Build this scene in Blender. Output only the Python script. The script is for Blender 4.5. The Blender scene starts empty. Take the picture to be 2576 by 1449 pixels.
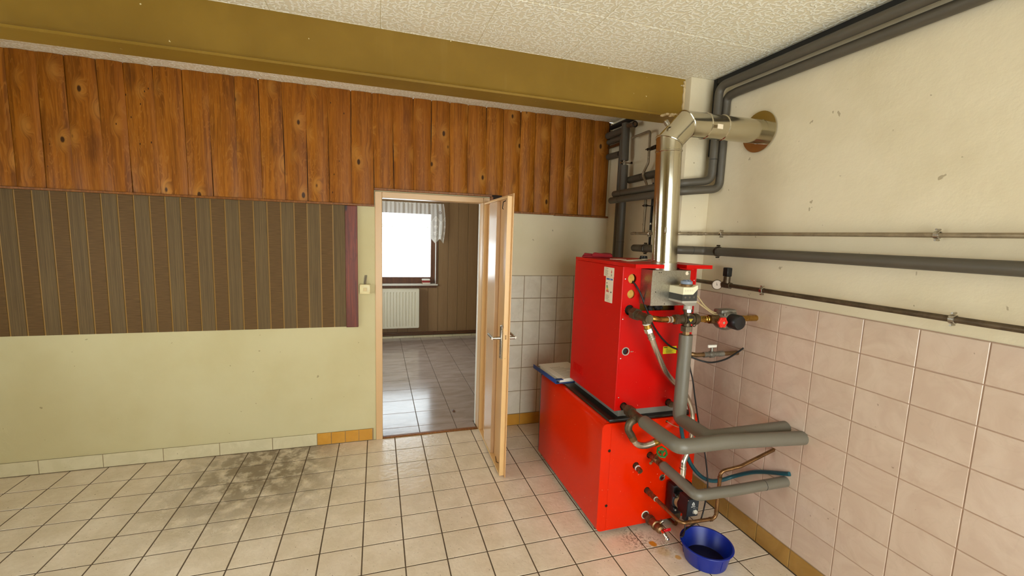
import bpy, bmesh, math, random
from mathutils import Vector, Matrix
random.seed(7)
scene = bpy.context.scene
COL = scene.collection
PI = math.pi

# ------------------------------------------------------------------ camera, sky, daylight, exposure
cam_data = bpy.data.cameras.new('camera')
cam_data.sensor_fit = 'HORIZONTAL'
cam_data.sensor_width = 36.0
cam_data.lens = 36.0 * 1087.0 / 2576.0
cam_data.clip_start = 0.02
cam = bpy.data.objects.new('camera', cam_data)
COL.objects.link(cam)
_yaw, _pitch, _roll = 0.3037, -0.1208, 0.033
_fwd = Vector((math.sin(_yaw) * math.cos(_pitch), math.cos(_yaw) * math.cos(_pitch), math.sin(_pitch)))
_r0 = Vector((math.cos(_yaw), -math.sin(_yaw), 0.0))
_u0 = _r0.cross(_fwd)
_r = math.cos(_roll) * _r0 + math.sin(_roll) * _u0
_u = -math.sin(_roll) * _r0 + math.cos(_roll) * _u0
cam.matrix_world = Matrix(((_r.x, _u.x, -_fwd.x, 0.5261), (_r.y, _u.y, -_fwd.y, -3.6342), (_r.z, _u.z, -_fwd.z, 1.7424), (0, 0, 0, 1)))
scene.camera = cam

world = bpy.data.worlds.new('overcast sky')
scene.world = world
world.use_nodes = True
_bg = world.node_tree.nodes['Background']
_bg.inputs[0].default_value = (0.86, 0.93, 1.0, 1)
_bg.inputs[1].default_value = 8.0

def area_light(name, loc, rot, sx, sy, power, color, portal=False):
    d = bpy.data.lights.new(name, 'AREA')
    d.shape = 'RECTANGLE'; d.size = sx; d.size_y = sy
    d.energy = power; d.color = color
    if portal:
        d.cycles.is_portal = True
    o = bpy.data.objects.new(name, d); COL.objects.link(o)
    o.location = loc; o.rotation_euler = rot
    return o
# daylight entering by the window behind the camera (warm, from a sunlit yard), then two added fill lights at the side walls
area_light('rear_door_daylight', (1.36, -5.30, 1.27), (PI / 2, 0, 0), 2.20, 2.10, 98.0, (1.0, 0.95, 0.86))
area_light('left_fill_light', (-2.46, -1.60, 1.45), (PI / 2, 0, -PI / 2), 1.90, 1.20, 29.0, (1.0, 0.95, 0.87))  # added fill for the ceiling behind the beam and the boiler's left side
area_light('far_side_fill_light', (-1.28, 2.0, 1.6), (PI / 2, 0, -PI / 2), 1.2, 1.1, 95.0, (0.95, 0.97, 1.0))  # added unseen fill that brightens the far room

scene.view_settings.view_transform = 'Standard'
scene.view_settings.look = 'None'
scene.view_settings.exposure = -0.34
scene.view_settings.gamma = 1.0
scene.view_settings.use_curve_mapping = False
scene.cycles.max_bounces = 8
scene.cycles.diffuse_bounces = 5
scene.cycles.glossy_bounces = 4
scene.cycles.transparent_max_bounces = 12
scene.cycles.sample_clamp_indirect = 6.0
scene.cycles.use_denoising = True

# ------------------------------------------------------------------ helpers: materials
def lin(c):
    return tuple((x / 255 / 12.92) if x / 255 <= 0.04045 else ((x / 255 + 0.055) / 1.055) ** 2.4 for x in c)

class NT:
    def __init__(self, name):
        self.m = bpy.data.materials.new(name); self.m.use_nodes = True
        self.t = self.m.node_tree; self.t.nodes.clear()
        self.out = self.n('ShaderNodeOutputMaterial')
        self.b = self.n('ShaderNodeBsdfPrincipled')
        self.l(self.b.outputs[0], self.out.inputs[0])
    def n(self, kind, **kw):
        nd = self.t.nodes.new(kind)
        for k, v in kw.items(): setattr(nd, k, v)
        return nd
    def l(self, a, b): self.t.links.new(a, b)
    def put(self, sock, v):
        if hasattr(v, 'is_linked') or hasattr(v, 'links'): self.l(v, sock)
        else: sock.default_value = v
    def math(self, op, a, b=None, c=None, clamp=False):
        nd = self.n('ShaderNodeMath', operation=op, use_clamp=clamp)
        self.put(nd.inputs[0], a)
        if b is not None: self.put(nd.inputs[1], b)
        if c is not None: self.put(nd.inputs[2], c)
        return nd.outputs[0]
    def vmath(self, op, a, b=None):
        nd = self.n('ShaderNodeVectorMath', operation=op)
        self.put(nd.inputs[0], a)
        if b is not None: self.put(nd.inputs[1], b)
        return nd.outputs['Value'] if op in ('LENGTH', 'DOT_PRODUCT', 'DISTANCE') else nd.outputs[0]
    def mix(self, f, a, b, blend='MIX'):
        nd = self.n('ShaderNodeMix', data_type='RGBA', blend_type=blend)
        self.put(nd.inputs[0], f)
        self.put(nd.inputs[6], a if hasattr(a, 'links') else tuple(a) + (1,) if len(a) == 3 else a)
        self.put(nd.inputs[7], b if hasattr(b, 'links') else tuple(b) + (1,) if len(b) == 3 else b)
        return nd.outputs[2]
    def ramp(self, f, lo, hi):
        nd = self.n('ShaderNodeMapRange', interpolation_type='SMOOTHSTEP')
        self.put(nd.inputs[0], f); nd.inputs[1].default_value = lo; nd.inputs[2].default_value = hi
        return nd.outputs[0]
    def noise(self, vec, scale, detail=3, rough=0.5, dist=0.0):
        nd = self.n('ShaderNodeTexNoise'); self.l(vec, nd.inputs['Vector'])
        nd.inputs['Scale'].default_value = scale; nd.inputs['Detail'].default_value = detail
        nd.inputs['Roughness'].default_value = rough; nd.inputs['Distortion'].default_value = dist
        return nd.outputs[0]
    def scaled(self, vec, s, off=None):
        nd = self.n('ShaderNodeMapping'); self.l(vec, nd.inputs[0]); nd.inputs['Scale'].default_value = s
        if off is not None: self.put(nd.inputs['Location'], off)
        return nd.outputs[0]
    def obj(self): return self.n('ShaderNodeTexCoord').outputs['Object']
    def pos(self): return self.n('ShaderNodeNewGeometry').outputs['Position']
    def rnd(self): return self.n('ShaderNodeObjectInfo').outputs['Random']
    def sep(self, v):
        nd = self.n('ShaderNodeSeparateXYZ'); self.l(v, nd.inputs[0]); return nd.outputs
    def comb(self, x, y, z):
        nd = self.n('ShaderNodeCombineXYZ')
        for i, v in enumerate((x, y, z)): self.put(nd.inputs[i], v)
        return nd.outputs[0]
    def bump(self, h, strength, dist=0.002):
        nd = self.n('ShaderNodeBump'); nd.inputs['Strength'].default_value = strength
        nd.inputs['Distance'].default_value = dist; self.l(h, nd.inputs['Height'])
        self.l(nd.outputs[0], self.b.inputs['Normal'])
    def set(self, col=None, rough=None, metal=None, spec=None):
        if col is not None: self.put(self.b.inputs['Base Color'], col if hasattr(col, 'links') else tuple(col) + (1,))
        if rough is not None: self.put(self.b.inputs['Roughness'], rough)
        if metal is not None: self.put(self.b.inputs['Metallic'], metal)
        if spec is not None: self.put(self.b.inputs['Specular IOR Level'], spec)
        return self

def simple(name, rgb, rough=0.5, metal=0.0, var=0.10, scale=14.0, bump=0.0, bscale=60.0, spec=None, rndvar=0.0, coat=0.0):
    t = NT(name); c = lin(rgb); v = t.obj()
    n = t.noise(v, scale, 4, 0.6)
    dark = tuple(x * (1 - var) for x in c); light = tuple(min(1, x * (1 + var)) for x in c)
    col = t.mix(n, dark, light)
    if rndvar:
        col = t.mix(t.math('MULTIPLY', t.rnd(), rndvar), col, tuple(x * 0.45 for x in c))
    rr = t.math('MULTIPLY_ADD', n, 0.12, max(0.02, rough - 0.06))
    t.set(col, rr, metal, spec)
    if coat: t.b.inputs['Coat Weight'].default_value = coat
    if bump: t.bump(t.noise(v, bscale, 4, 0.6), bump, 0.003)
    return t.m

def mat_plaster(name, rgb, rgb2, right=None):
    t = NT(name); p = t.pos()
    big = t.noise(p, 1.6, 4, 0.55); fine = t.noise(p, 28, 4, 0.6)
    col = t.mix(t.ramp(big, 0.35, 0.7), lin(rgb), lin(rgb2))
    if right: col = t.mix(t.ramp(t.sep(p)[0], 1.40, 1.44), col, t.mix(big, lin(right), lin(rgb)))   # wall colour turns whiter right of the door
    sp = t.noise(p, 22, 2, 0.5)
    chips = t.math('MULTIPLY', t.ramp(sp, 0.735, 0.76), 0.55)
    col = t.mix(chips, col, lin((120, 100, 70)))
    t.set(col, 0.75, 0, 0.3)
    h = t.math('ADD', t.math('MULTIPLY', fine, 0.5), big)
    t.bump(h, 0.35, 0.008)
    return t.m

def mat_wood_plank():
    t = NT('stained pine slab'); v = t.obj(); r = t.rnd()
    off = t.comb(t.math('MULTIPLY', r, 31.0), t.math('MULTIPLY', r, 17.0), t.math('MULTIPLY', r, 53.0))
    q = t.vmath('ADD', v, off)
    vk = t.n('ShaderNodeTexVoronoi'); vk.inputs['Scale'].default_value = 1.0; vk.inputs['Randomness'].default_value = 0.9
    t.l(t.scaled(q, (8.0, 2.0, 4.2)), vk.inputs['Vector'])
    d = vk.outputs['Distance']
    pick = t.ramp(t.sep(vk.outputs['Color'])[0], 0.30, 0.34)
    knot = t.math('MULTIPLY', t.math('SUBTRACT', 1.0, t.ramp(d, 0.07, 0.115)), pick)
    halo = t.math('MULTIPLY', t.math('SUBTRACT', 1.0, t.ramp(d, 0.08, 0.42)), pick)
    warp = t.math('MULTIPLY', halo, 0.05)
    s = t.sep(q)
    gx = t.math('ADD', s[0], warp)
    g1 = t.noise(t.comb(t.math('MULTIPLY', gx, 55), t.math('MULTIPLY', s[1], 20), t.math('MULTIPLY', s[2], 2.2)), 1.0, 4, 0.6, 0.6)
    g2 = t.noise(t.comb(t.math('MULTIPLY', gx, 14), s[1], t.math('MULTIPLY', s[2], 1.5)), 1.0, 4, 0.6, 1.2)
    ring = t.math('SINE', t.math('MULTIPLY', g2, 60.0))
    col = t.mix(t.ramp(g1, 0.3, 0.7), lin((118, 66, 8)), lin((164, 98, 20)))
    col = t.mix(t.math('MULTIPLY', t.ramp(ring, 0.55, 1.0), 0.42), col, lin((178, 116, 42)))
    col = t.mix(t.math('MULTIPLY', halo, 0.45), col, lin((198, 140, 62)))
    blotch = t.noise(t.scaled(q, (9, 3, 2.2)), 1.0, 3, 0.5)
    col = t.mix(t.math('MULTIPLY', t.ramp(blotch, 0.60, 0.78), 0.55), col, lin((74, 38, 8)))
    col = t.mix(t.math('MULTIPLY', r, 0.35), col, lin((132, 70, 10)))
    col = t.mix(t.math('MULTIPLY', knot, 0.9), col, lin((40, 18, 6)))
    pin = t.n('ShaderNodeTexVoronoi'); pin.inputs['Scale'].default_value = 1.0
    t.l(t.scaled(q, (26, 8, 11)), pin.inputs['Vector'])
    pk = t.math('MULTIPLY', t.math('SUBTRACT', 1.0, t.ramp(pin.outputs['Distance'], 0.06, 0.10)), t.ramp(t.sep(pin.outputs['Color'])[1], 0.78, 0.8))
    col = t.mix(pk, col, lin((48, 22, 8)))
    t.set(col, 0.45, 0, 0.22)
    t.bump(t.math('ADD', g1, t.math('MULTIPLY', knot, -1.5)), 0.25, 0.002)
    return t.m

def mat_smooth_wood(name, a, b, rough=0.45, sx=60.0, knots=False):
    t = NT(name); v = t.obj(); r = t.rnd()
    q = t.vmath('ADD', v, t.comb(t.math('MULTIPLY', r, 11.0), 0.0, t.math('MULTIPLY', r, 23.0)))
    g = t.noise(t.scaled(q, (sx, sx, 2.0)), 1.0, 4, 0.6, 0.8)
    g2 = t.noise(t.scaled(q, (9, 9, 1.1)), 1.0, 3, 0.6, 1.0)
    ring = t.math('SINE', t.math('MULTIPLY', g2, 45.0))
    col = t.mix(t.ramp(g, 0.3, 0.7), lin(a), lin(b))
    col = t.mix(t.math('MULTIPLY', t.ramp(ring, 0.4, 1.0), 0.4), col, lin(a))
    if knots:
        vk = t.n('ShaderNodeTexVoronoi'); vk.inputs['Scale'].default_value = 1.0
        t.l(t.scaled(q, (10, 2, 2.6)), vk.inputs['Vector'])
        col = t.mix(t.math('SUBTRACT', 1.0, t.ramp(vk.outputs['Distance'], 0.08, 0.14)), col, lin((40, 18, 12)))
    t.set(col, rough, 0, 0.4); t.bump(g, 0.15, 0.001)
    return t.m

def worms(t, p, cell, a, b, seed):
    q = t.vmath('ADD', p, (seed * 3.7, seed * 1.9, 0.0))
    v = t.n('ShaderNodeTexVoronoi', voronoi_dimensions='2D'); v.inputs['Scale'].default_value = 1.0 / cell
    v.inputs['Randomness'].default_value = 0.75
    t.l(q, v.inputs['Vector'])
    d = t.vmath('SUBTRACT', q, v.outputs['Position'])
    rot = t.n('ShaderNodeVectorRotate', rotation_type='Z_AXIS')
    t.l(d, rot.inputs['Vector'])
    ang = t.math('MULTIPLY', t.math('FLOOR', t.math('MULTIPLY', t.sep(v.outputs['Color'])[0], 5.0)), 0.66)
    t.l(ang, rot.inputs['Angle'])
    s = t.sep(rot.outputs[0])
    bend = t.math('MULTIPLY', t.math('MULTIPLY', s[0], s[0]), 14.0)
    dx = t.math('MAXIMUM', t.math('SUBTRACT', t.math('ABSOLUTE', s[0]), a), 0.0)
    dy = t.math('SUBTRACT', s[1], bend)
    dist = t.math('SQRT', t.math('ADD', t.math('MULTIPLY', dx, dx), t.math('MULTIPLY', dy, dy)))
    return t.math('SUBTRACT', 1.0, t.ramp(dist, b * 0.55, b))

def mat_ceiling():
    t = NT('embossed polystyrene ceiling tile'); p0 = t.pos(); s = t.sep(p0)
    p = t.comb(s[0], s[1], 0.0)
    w = t.math('MAXIMUM', worms(t, p, 0.027, 0.0085, 0.0056, 1.0), worms(t, p, 0.031, 0.0105, 0.0054, 2.0))
    n = t.noise(p0, 0.9, 3, 0.5)
    col = t.mix(w, lin((232, 222, 194)), lin((254, 250, 234)))
    col = t.mix(t.math('MULTIPLY', t.ramp(n, 0.4, 0.75), 0.15), col, lin((200, 182, 142)))
    col = t.mix(t.math('MULTIPLY', t.rnd(), 0.06), col, lin((180, 165, 120)))
    t.set(col, 0.55, 0, 0.4)
    t.bump(w, 0.55, 0.004)
    return t.m

def mat_floor_tile():
    t = NT('beige slate-relief floor tile'); p = t.pos(); r = t.rnd()
    rel = t.noise(p, 34, 5, 0.62, 0.7); fine = t.noise(p, 160, 3, 0.5); big = t.noise(p, 5, 4, 0.6)
    col = t.mix(t.ramp(big, 0.3, 0.7), lin((216, 200, 174)), lin((232, 218, 196)))
    col = t.mix(t.math('MULTIPLY', t.ramp(rel, 0.35, 0.75), 0.25), col, lin((200, 180, 152)))
    col = t.mix(t.math('MULTIPLY', r, 0.12), col, lin((208, 188, 160)))
    speck = t.ramp(t.noise(p, 95, 2, 0.5), 0.715, 0.73)
    col = t.mix(t.math('MULTIPLY', speck, 0.8), col, lin((60, 45, 28)))
    # grime trodden in along the back wall, left of the door
    s = t.sep(p)
    gn = t.noise(p, 9.0, 6, 0.7, 0.15)
    gx = t.math('SUBTRACT', 1.0, t.ramp(s[0], -0.15, 0.52))
    gy = t.ramp(s[1], -1.35, -0.35)
    gr = t.math('MULTIPLY', t.math('MULTIPLY', t.math('MULTIPLY', gx, t.ramp(s[0], -1.1, -0.35)), gy), t.ramp(gn, 0.32, 0.56))
    col = t.mix(t.math('MULTIPLY', gr, 0.80), col, lin((92, 72, 38)))
    # dirt and rust under the drain tap
    def spot(x, y, rad, soft, amt, c, sc=30.0, lo=0.0):
        dd = t.vmath('DISTANCE', p, (x, y, 0.0))
        dn = t.math('ADD', dd, t.math('MULTIPLY', t.math('SUBTRACT', t.noise(p, sc, 4, 0.6), 0.5), rad * 0.9))
        return t.math('MULTIPLY', t.math('SUBTRACT', 1.0, t.ramp(dn, rad * (1 - soft), rad)), amt), c
    dirt = t.ramp(t.noise(p, 60, 4, 0.7), 0.45, 0.62)
    for (x, y, rad, soft, amt, c, masked) in ((1.96, -1.63, 0.15, 0.9, 0.85, (74, 58, 38), 1), (2.08, -1.72, 0.13, 0.9, 0.6, (110, 84, 52), 1),
                                            (2.06, -1.76, 0.05, 0.5, 0.6, (196, 168, 120), 0), (2.04, -1.69, 0.026, 0.3, 0.95, (204, 132, 20), 0), (2.112, -1.82, 0.02, 0.4, 0.8, (204, 146, 50), 0),
                                            (2.33, -1.62, 0.02, 0.5, 0.6, (160, 110, 40), 0)):
        f, c = spot(x, y, rad, soft, amt, c)
        if masked: f = t.math('MULTIPLY', f, dirt)
        col = t.mix(f, col, lin(c))
    rough = t.math('ADD', t.math('MULTIPLY_ADD', fine, 0.08, 0.12), t.math('MULTIPLY', gr, 0.35))
    t.set(col, rough, 0, 0.7)
    t.bump(t.math('ADD', rel, t.math('MULTIPLY', fine, 0.06)), 0.40, 0.0045)
    return t.m

def mat_far_floor():
    t = NT('grey-brown satin floor tile'); p = t.pos(); r = t.rnd()
    rel = t.noise(t.scaled(p, (10, 26, 10)), 1.0, 5, 0.65, 0.6); big = t.noise(t.scaled(p, (3, 9, 3)), 1.0, 4, 0.6, 0.8)
    col = t.mix(t.ramp(big, 0.3, 0.7), lin((160, 144, 134)), lin((182, 166, 158)))
    col = t.mix(t.math('MULTIPLY', r, 0.15), col, lin((150, 134, 124)))
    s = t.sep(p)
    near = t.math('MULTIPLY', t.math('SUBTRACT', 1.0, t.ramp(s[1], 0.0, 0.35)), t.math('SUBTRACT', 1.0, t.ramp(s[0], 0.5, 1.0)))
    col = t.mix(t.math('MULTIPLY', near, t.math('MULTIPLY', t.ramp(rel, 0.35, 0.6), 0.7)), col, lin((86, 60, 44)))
    t.set(col, t.math('MULTIPLY_ADD', rel, 0.14, 0.08), 0, 0.6)
    t.bump(rel, 0.20, 0.002)
    return t.m

def mat_wall_tile(name, a, b, rough=0.16):
    t = NT(name); p = t.pos(); r = t.rnd()
    q = t.vmath('ADD', p, t.comb(t.math('MULTIPLY', r, 9.0), t.math('MULTIPLY', r, 5.0), t.math('MULTIPLY', r, 7.0)))
    m = t.noise(q, 6.0, 5, 0.6, 1.2)
    col = t.mix(t.ramp(m, 0.35, 0.7), lin(a), lin(b))
    vein = t.math('SUBTRACT', 1.0, t.ramp(t.math('ABSOLUTE', t.math('SUBTRACT', t.noise(q, 3.0, 3, 0.5, 1.5), 0.5)), 0.0, 0.02))
    col = t.mix(t.math('MULTIPLY', vein, 0.06), col, lin((140, 125, 100)))
    sp = t.ramp(t.noise(p, 48, 2, 0.5), 0.765, 0.78)
    col = t.mix(t.math('MULTIPLY', sp, 0.4), col, lin((90, 70, 50)))
    t.set(col, rough, 0, 0.5)
    t.bump(t.noise(p, 9, 2, 0.5), 0.12, 0.003)
    return t.m

def mat_beam():
    t = NT('olive painted steel'); p = t.pos()
    n = t.noise(p, 1.4, 4, 0.6); f = t.noise(p, 40, 3, 0.6)
    col = t.mix(t.ramp(n, 0.3, 0.75), lin((124, 94, 26)), lin((142, 110, 36)))
    st = t.noise(t.scaled(p, (14, 14, 1.3)), 1.0, 3, 0.6)
    col = t.mix(t.math('MULTIPLY', t.ramp(st, 0.55, 0.8), 0.04), col, lin((200, 180, 120)))
    ch = t.ramp(t.noise(p, 30, 2, 0.5), 0.765, 0.775)
    col = t.mix(ch, col, lin((214, 200, 160)))
    t.set(col, 0.45, 0, 0.3); t.bump(t.math('ADD', f, t.noise(p, 6, 2)), 0.10, 0.003)
    return t.m

def mat_red(name, rgb, rough=0.3):
    t = NT(name); v = t.obj(); c = lin(rgb)
    n = t.noise(v, 3.0, 3, 0.5)
    col = t.mix(n, c, tuple(x * 0.86 for x in c))
    sp = t.ramp(t.noise(v, 60, 2, 0.5), 0.75, 0.77)
    col = t.mix(t.math('MULTIPLY', sp, 0.5), col, lin((250, 170, 140)))
    t.set(col, rough, 0, 0.25); t.bump(t.noise(v, 420, 2, 0.5), 0.03, 0.0004)
    return t.m

def mat_metal(name, rgb, rough, var=0.12, scale=20.0, bump=0.0, stretch=(1, 1, 1)):
    t = NT(name); v = t.scaled(t.obj(), stretch)
    n = t.noise(v, scale, 4, 0.6)
    c = lin(rgb)
    t.set(t.mix(n, tuple(x * (1 - var) for x in c), tuple(min(1, x * (1 + var)) for x in c)), t.math('MULTIPLY_ADD', n, 0.14, max(0.02, rough - 0.07)), 1.0)
    if bump: t.bump(t.noise(v, 3.0, 2, 0.5), bump, 0.01)
    return t.m

def mat_galv():
    t = NT('galvanised sheet'); v = t.obj()
    vo = t.n('ShaderNodeTexVoronoi'); vo.inputs['Scale'].default_value = 220; t.l(v, vo.inputs['Vector'])
    g = t.sep(vo.outputs['Color'])[0]
    t.set(t.mix(g, lin((160, 154, 138)), lin((176, 170, 154))), t.math('MULTIPLY_ADD', g, 0.06, 0.30), 1.0)
    return t.m

def mat_patina(name, a, b, rough, metal, sc=22.0):
    t = NT(name); v = t.obj(); n = t.noise(v, sc, 5, 0.65, 0.5)
    t.set(t.mix(t.ramp(n, 0.35, 0.65), lin(a), lin(b)), t.math('MULTIPLY_ADD', n, 0.25, rough - 0.12), metal)
    t.bump(n, 0.15, 0.002)
    return t.m

def mat_braid():
    t = NT('stainless braided hose'); v = t.obj()
    n = t.noise(v, 260, 2, 0.5)
    t.set(t.mix(n, lin((196, 190, 178)), lin((226, 220, 208))), t.math('MULTIPLY_ADD', n, 0.1, 0.2), 1.0)
    t.bump(n, 0.06, 0.0006)
    return t.m

def mat_stripe(name, a, b, axis):
    t = NT(name); v = t.obj(); r = t.rnd()
    q = t.vmath('ADD', v, t.comb(0.0, 0.0, t.math('MULTIPLY', r, 5.0)))
    sc = (7, 7, 260) if axis == 'h' else (320, 320, 3)
    g = t.noise(t.scaled(q, sc), 1.0, 3, 0.7); big = t.noise(q, 2.0, 3, 0.5)
    col = t.mix(t.ramp(g, 0.3, 0.7), lin(a), lin(b))
    col = t.mix(t.math('MULTIPLY', big, 0.25), col, lin((84, 62, 36)))
    t.set(col, 0.7, 0, 0.25); t.bump(g, 0.3, 0.001)
    return t.m

def mat_lace():
    t = NT('white lace net'); uv = t.n('ShaderNodeTexCoord').outputs['UV']; s = t.sep(uv)
    u, v = s[0], s[1]                      # u in repeats of the pattern, v metres below the rod
    fr = t.math('FRACT', u); c = t.math('SUBTRACT', fr, 0.5)
    tri = t.math('ABSOLUTE', c)            # 0 at the medallion's axis, 0.5 at its edge
    def line(val, w): return t.math('SUBTRACT', 1.0, t.ramp(t.math('ABSOLUTE', val), w * 0.6, w))
    def zig(base, amp, w): return line(t.math('SUBTRACT', v, t.math('MULTIPLY_ADD', tri, amp, base)), w)
    pat = zig(0.205, 0.19, 0.007)
    for z in (zig(0.228, 0.19, 0.004), zig(0.60, -0.16, 0.005), zig(0.622, -0.16, 0.006), zig(0.575, -0.16, 0.003)):
        pat = t.math('MAXIMUM', pat, z)
    inside = t.math('MULTIPLY', t.ramp(v, 0.30, 0.31), t.math('SUBTRACT', 1.0, t.ramp(v, 0.50, 0.51)))
    for e in (0.36, 0.43):
        pat = t.math('MAXIMUM', pat, t.math('MULTIPLY', line(t.math('SUBTRACT', tri, e), 0.022), inside))
    cm = t.math('MULTIPLY', c, 0.155)
    def ring(v0, r, w):
        d = t.math('SQRT', t.math('ADD', t.math('MULTIPLY', cm, cm), t.math('POWER', t.math('SUBTRACT', v, v0), 2.0)))
        return line(t.math('SUBTRACT', d, r), w)
    vo = t.n('ShaderNodeTexVoronoi', voronoi_dimensions='2D'); vo.inputs['Scale'].default_value = 60
    t.l(t.comb(cm, v, 0.0), vo.inputs['Vector'])
    blob = t.math('SUBTRACT', 1.0, t.ramp(vo.outputs['Distance'], 0.32, 0.42))
    d0 = t.math('SQRT', t.math('ADD', t.math('MULTIPLY', cm, cm), t.math('POWER', t.math('SUBTRACT', v, 0.37), 2.0)))
    rose = t.math('MULTIPLY', blob, t.math('SUBTRACT', 1.0, t.ramp(d0, 0.032, 0.038)))
    d1 = t.math('SQRT', t.math('ADD', t.math('MULTIPLY', cm, cm), t.math('POWER', t.math('SUBTRACT', v, 0.47), 2.0)))
    leaf = t.math('MULTIPLY', blob, t.math('MULTIPLY', t.math('SUBTRACT', 1.0, t.ramp(d1, 0.038, 0.042)), 0.8))
    for z in (rose, leaf, ring(0.27, 0.012, 0.004), ring(0.56, 0.012, 0.004), ring(0.37, 0.018, 0.004)):
        pat = t.math('MAXIMUM', pat, z)
    head = t.math('MULTIPLY', t.math('SUBTRACT', 1.0, t.ramp(v, 0.03, 0.05)), 0.5)
    dens = t.math('MAXIMUM', t.math('MAXIMUM', t.math('MULTIPLY_ADD', pat, 0.42, 0.60), head), 0.60)
    weave = t.noise(t.comb(t.math('MULTIPLY', u, 40), t.math('MULTIPLY', v, 300), 0.0), 1.0, 2, 0.5)
    dens = t.math('ADD', dens, t.math('MULTIPLY', t.math('SUBTRACT', weave, 0.5), 0.15), clamp=True)
    tr = t.n('ShaderNodeBsdfTransparent'); dif = t.n('ShaderNodeBsdfDiffuse'); tl = t.n('ShaderNodeBsdfTranslucent')
    dif.inputs[0].default_value = lin((250, 248, 242)) + (1,); tl.inputs[0].default_value = lin((250, 248, 242)) + (1,)
    a = t.n('ShaderNodeMixShader'); a.inputs[0].default_value = 0.07; t.l(dif.outputs[0], a.inputs[1]); t.l(tl.outputs[0], a.inputs[2])
    m = t.n('ShaderNodeMixShader'); t.l(dens, m.inputs[0]); t.l(tr.outputs[0], m.inputs[1]); t.l(a.outputs[0], m.inputs[2])
    t.l(m.outputs[0], t.out.inputs[0])
    return t.m

def mat_glass():
    t = NT('window pane'); tr = t.n('ShaderNodeBsdfTransparent'); gl = t.n('ShaderNodeBsdfGlossy')
    gl.inputs['Roughness'].default_value = 0.02; gl.inputs[0].default_value = (1, 1, 1, 1)
    tr.inputs[0].default_value = (0.96, 0.98, 0.97, 1)
    fr = t.n('ShaderNodeFresnel'); fr.inputs[0].default_value = 1.45
    m = t.n('ShaderNodeMixShader'); t.l(t.math('MULTIPLY', fr.outputs[0], 0.8), m.inputs[0])
    t.l(tr.outputs[0], m.inputs[1]); t.l(gl.outputs[0], m.inputs[2]); t.l(m.outputs[0], t.out.inputs[0])
    return t.m

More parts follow.
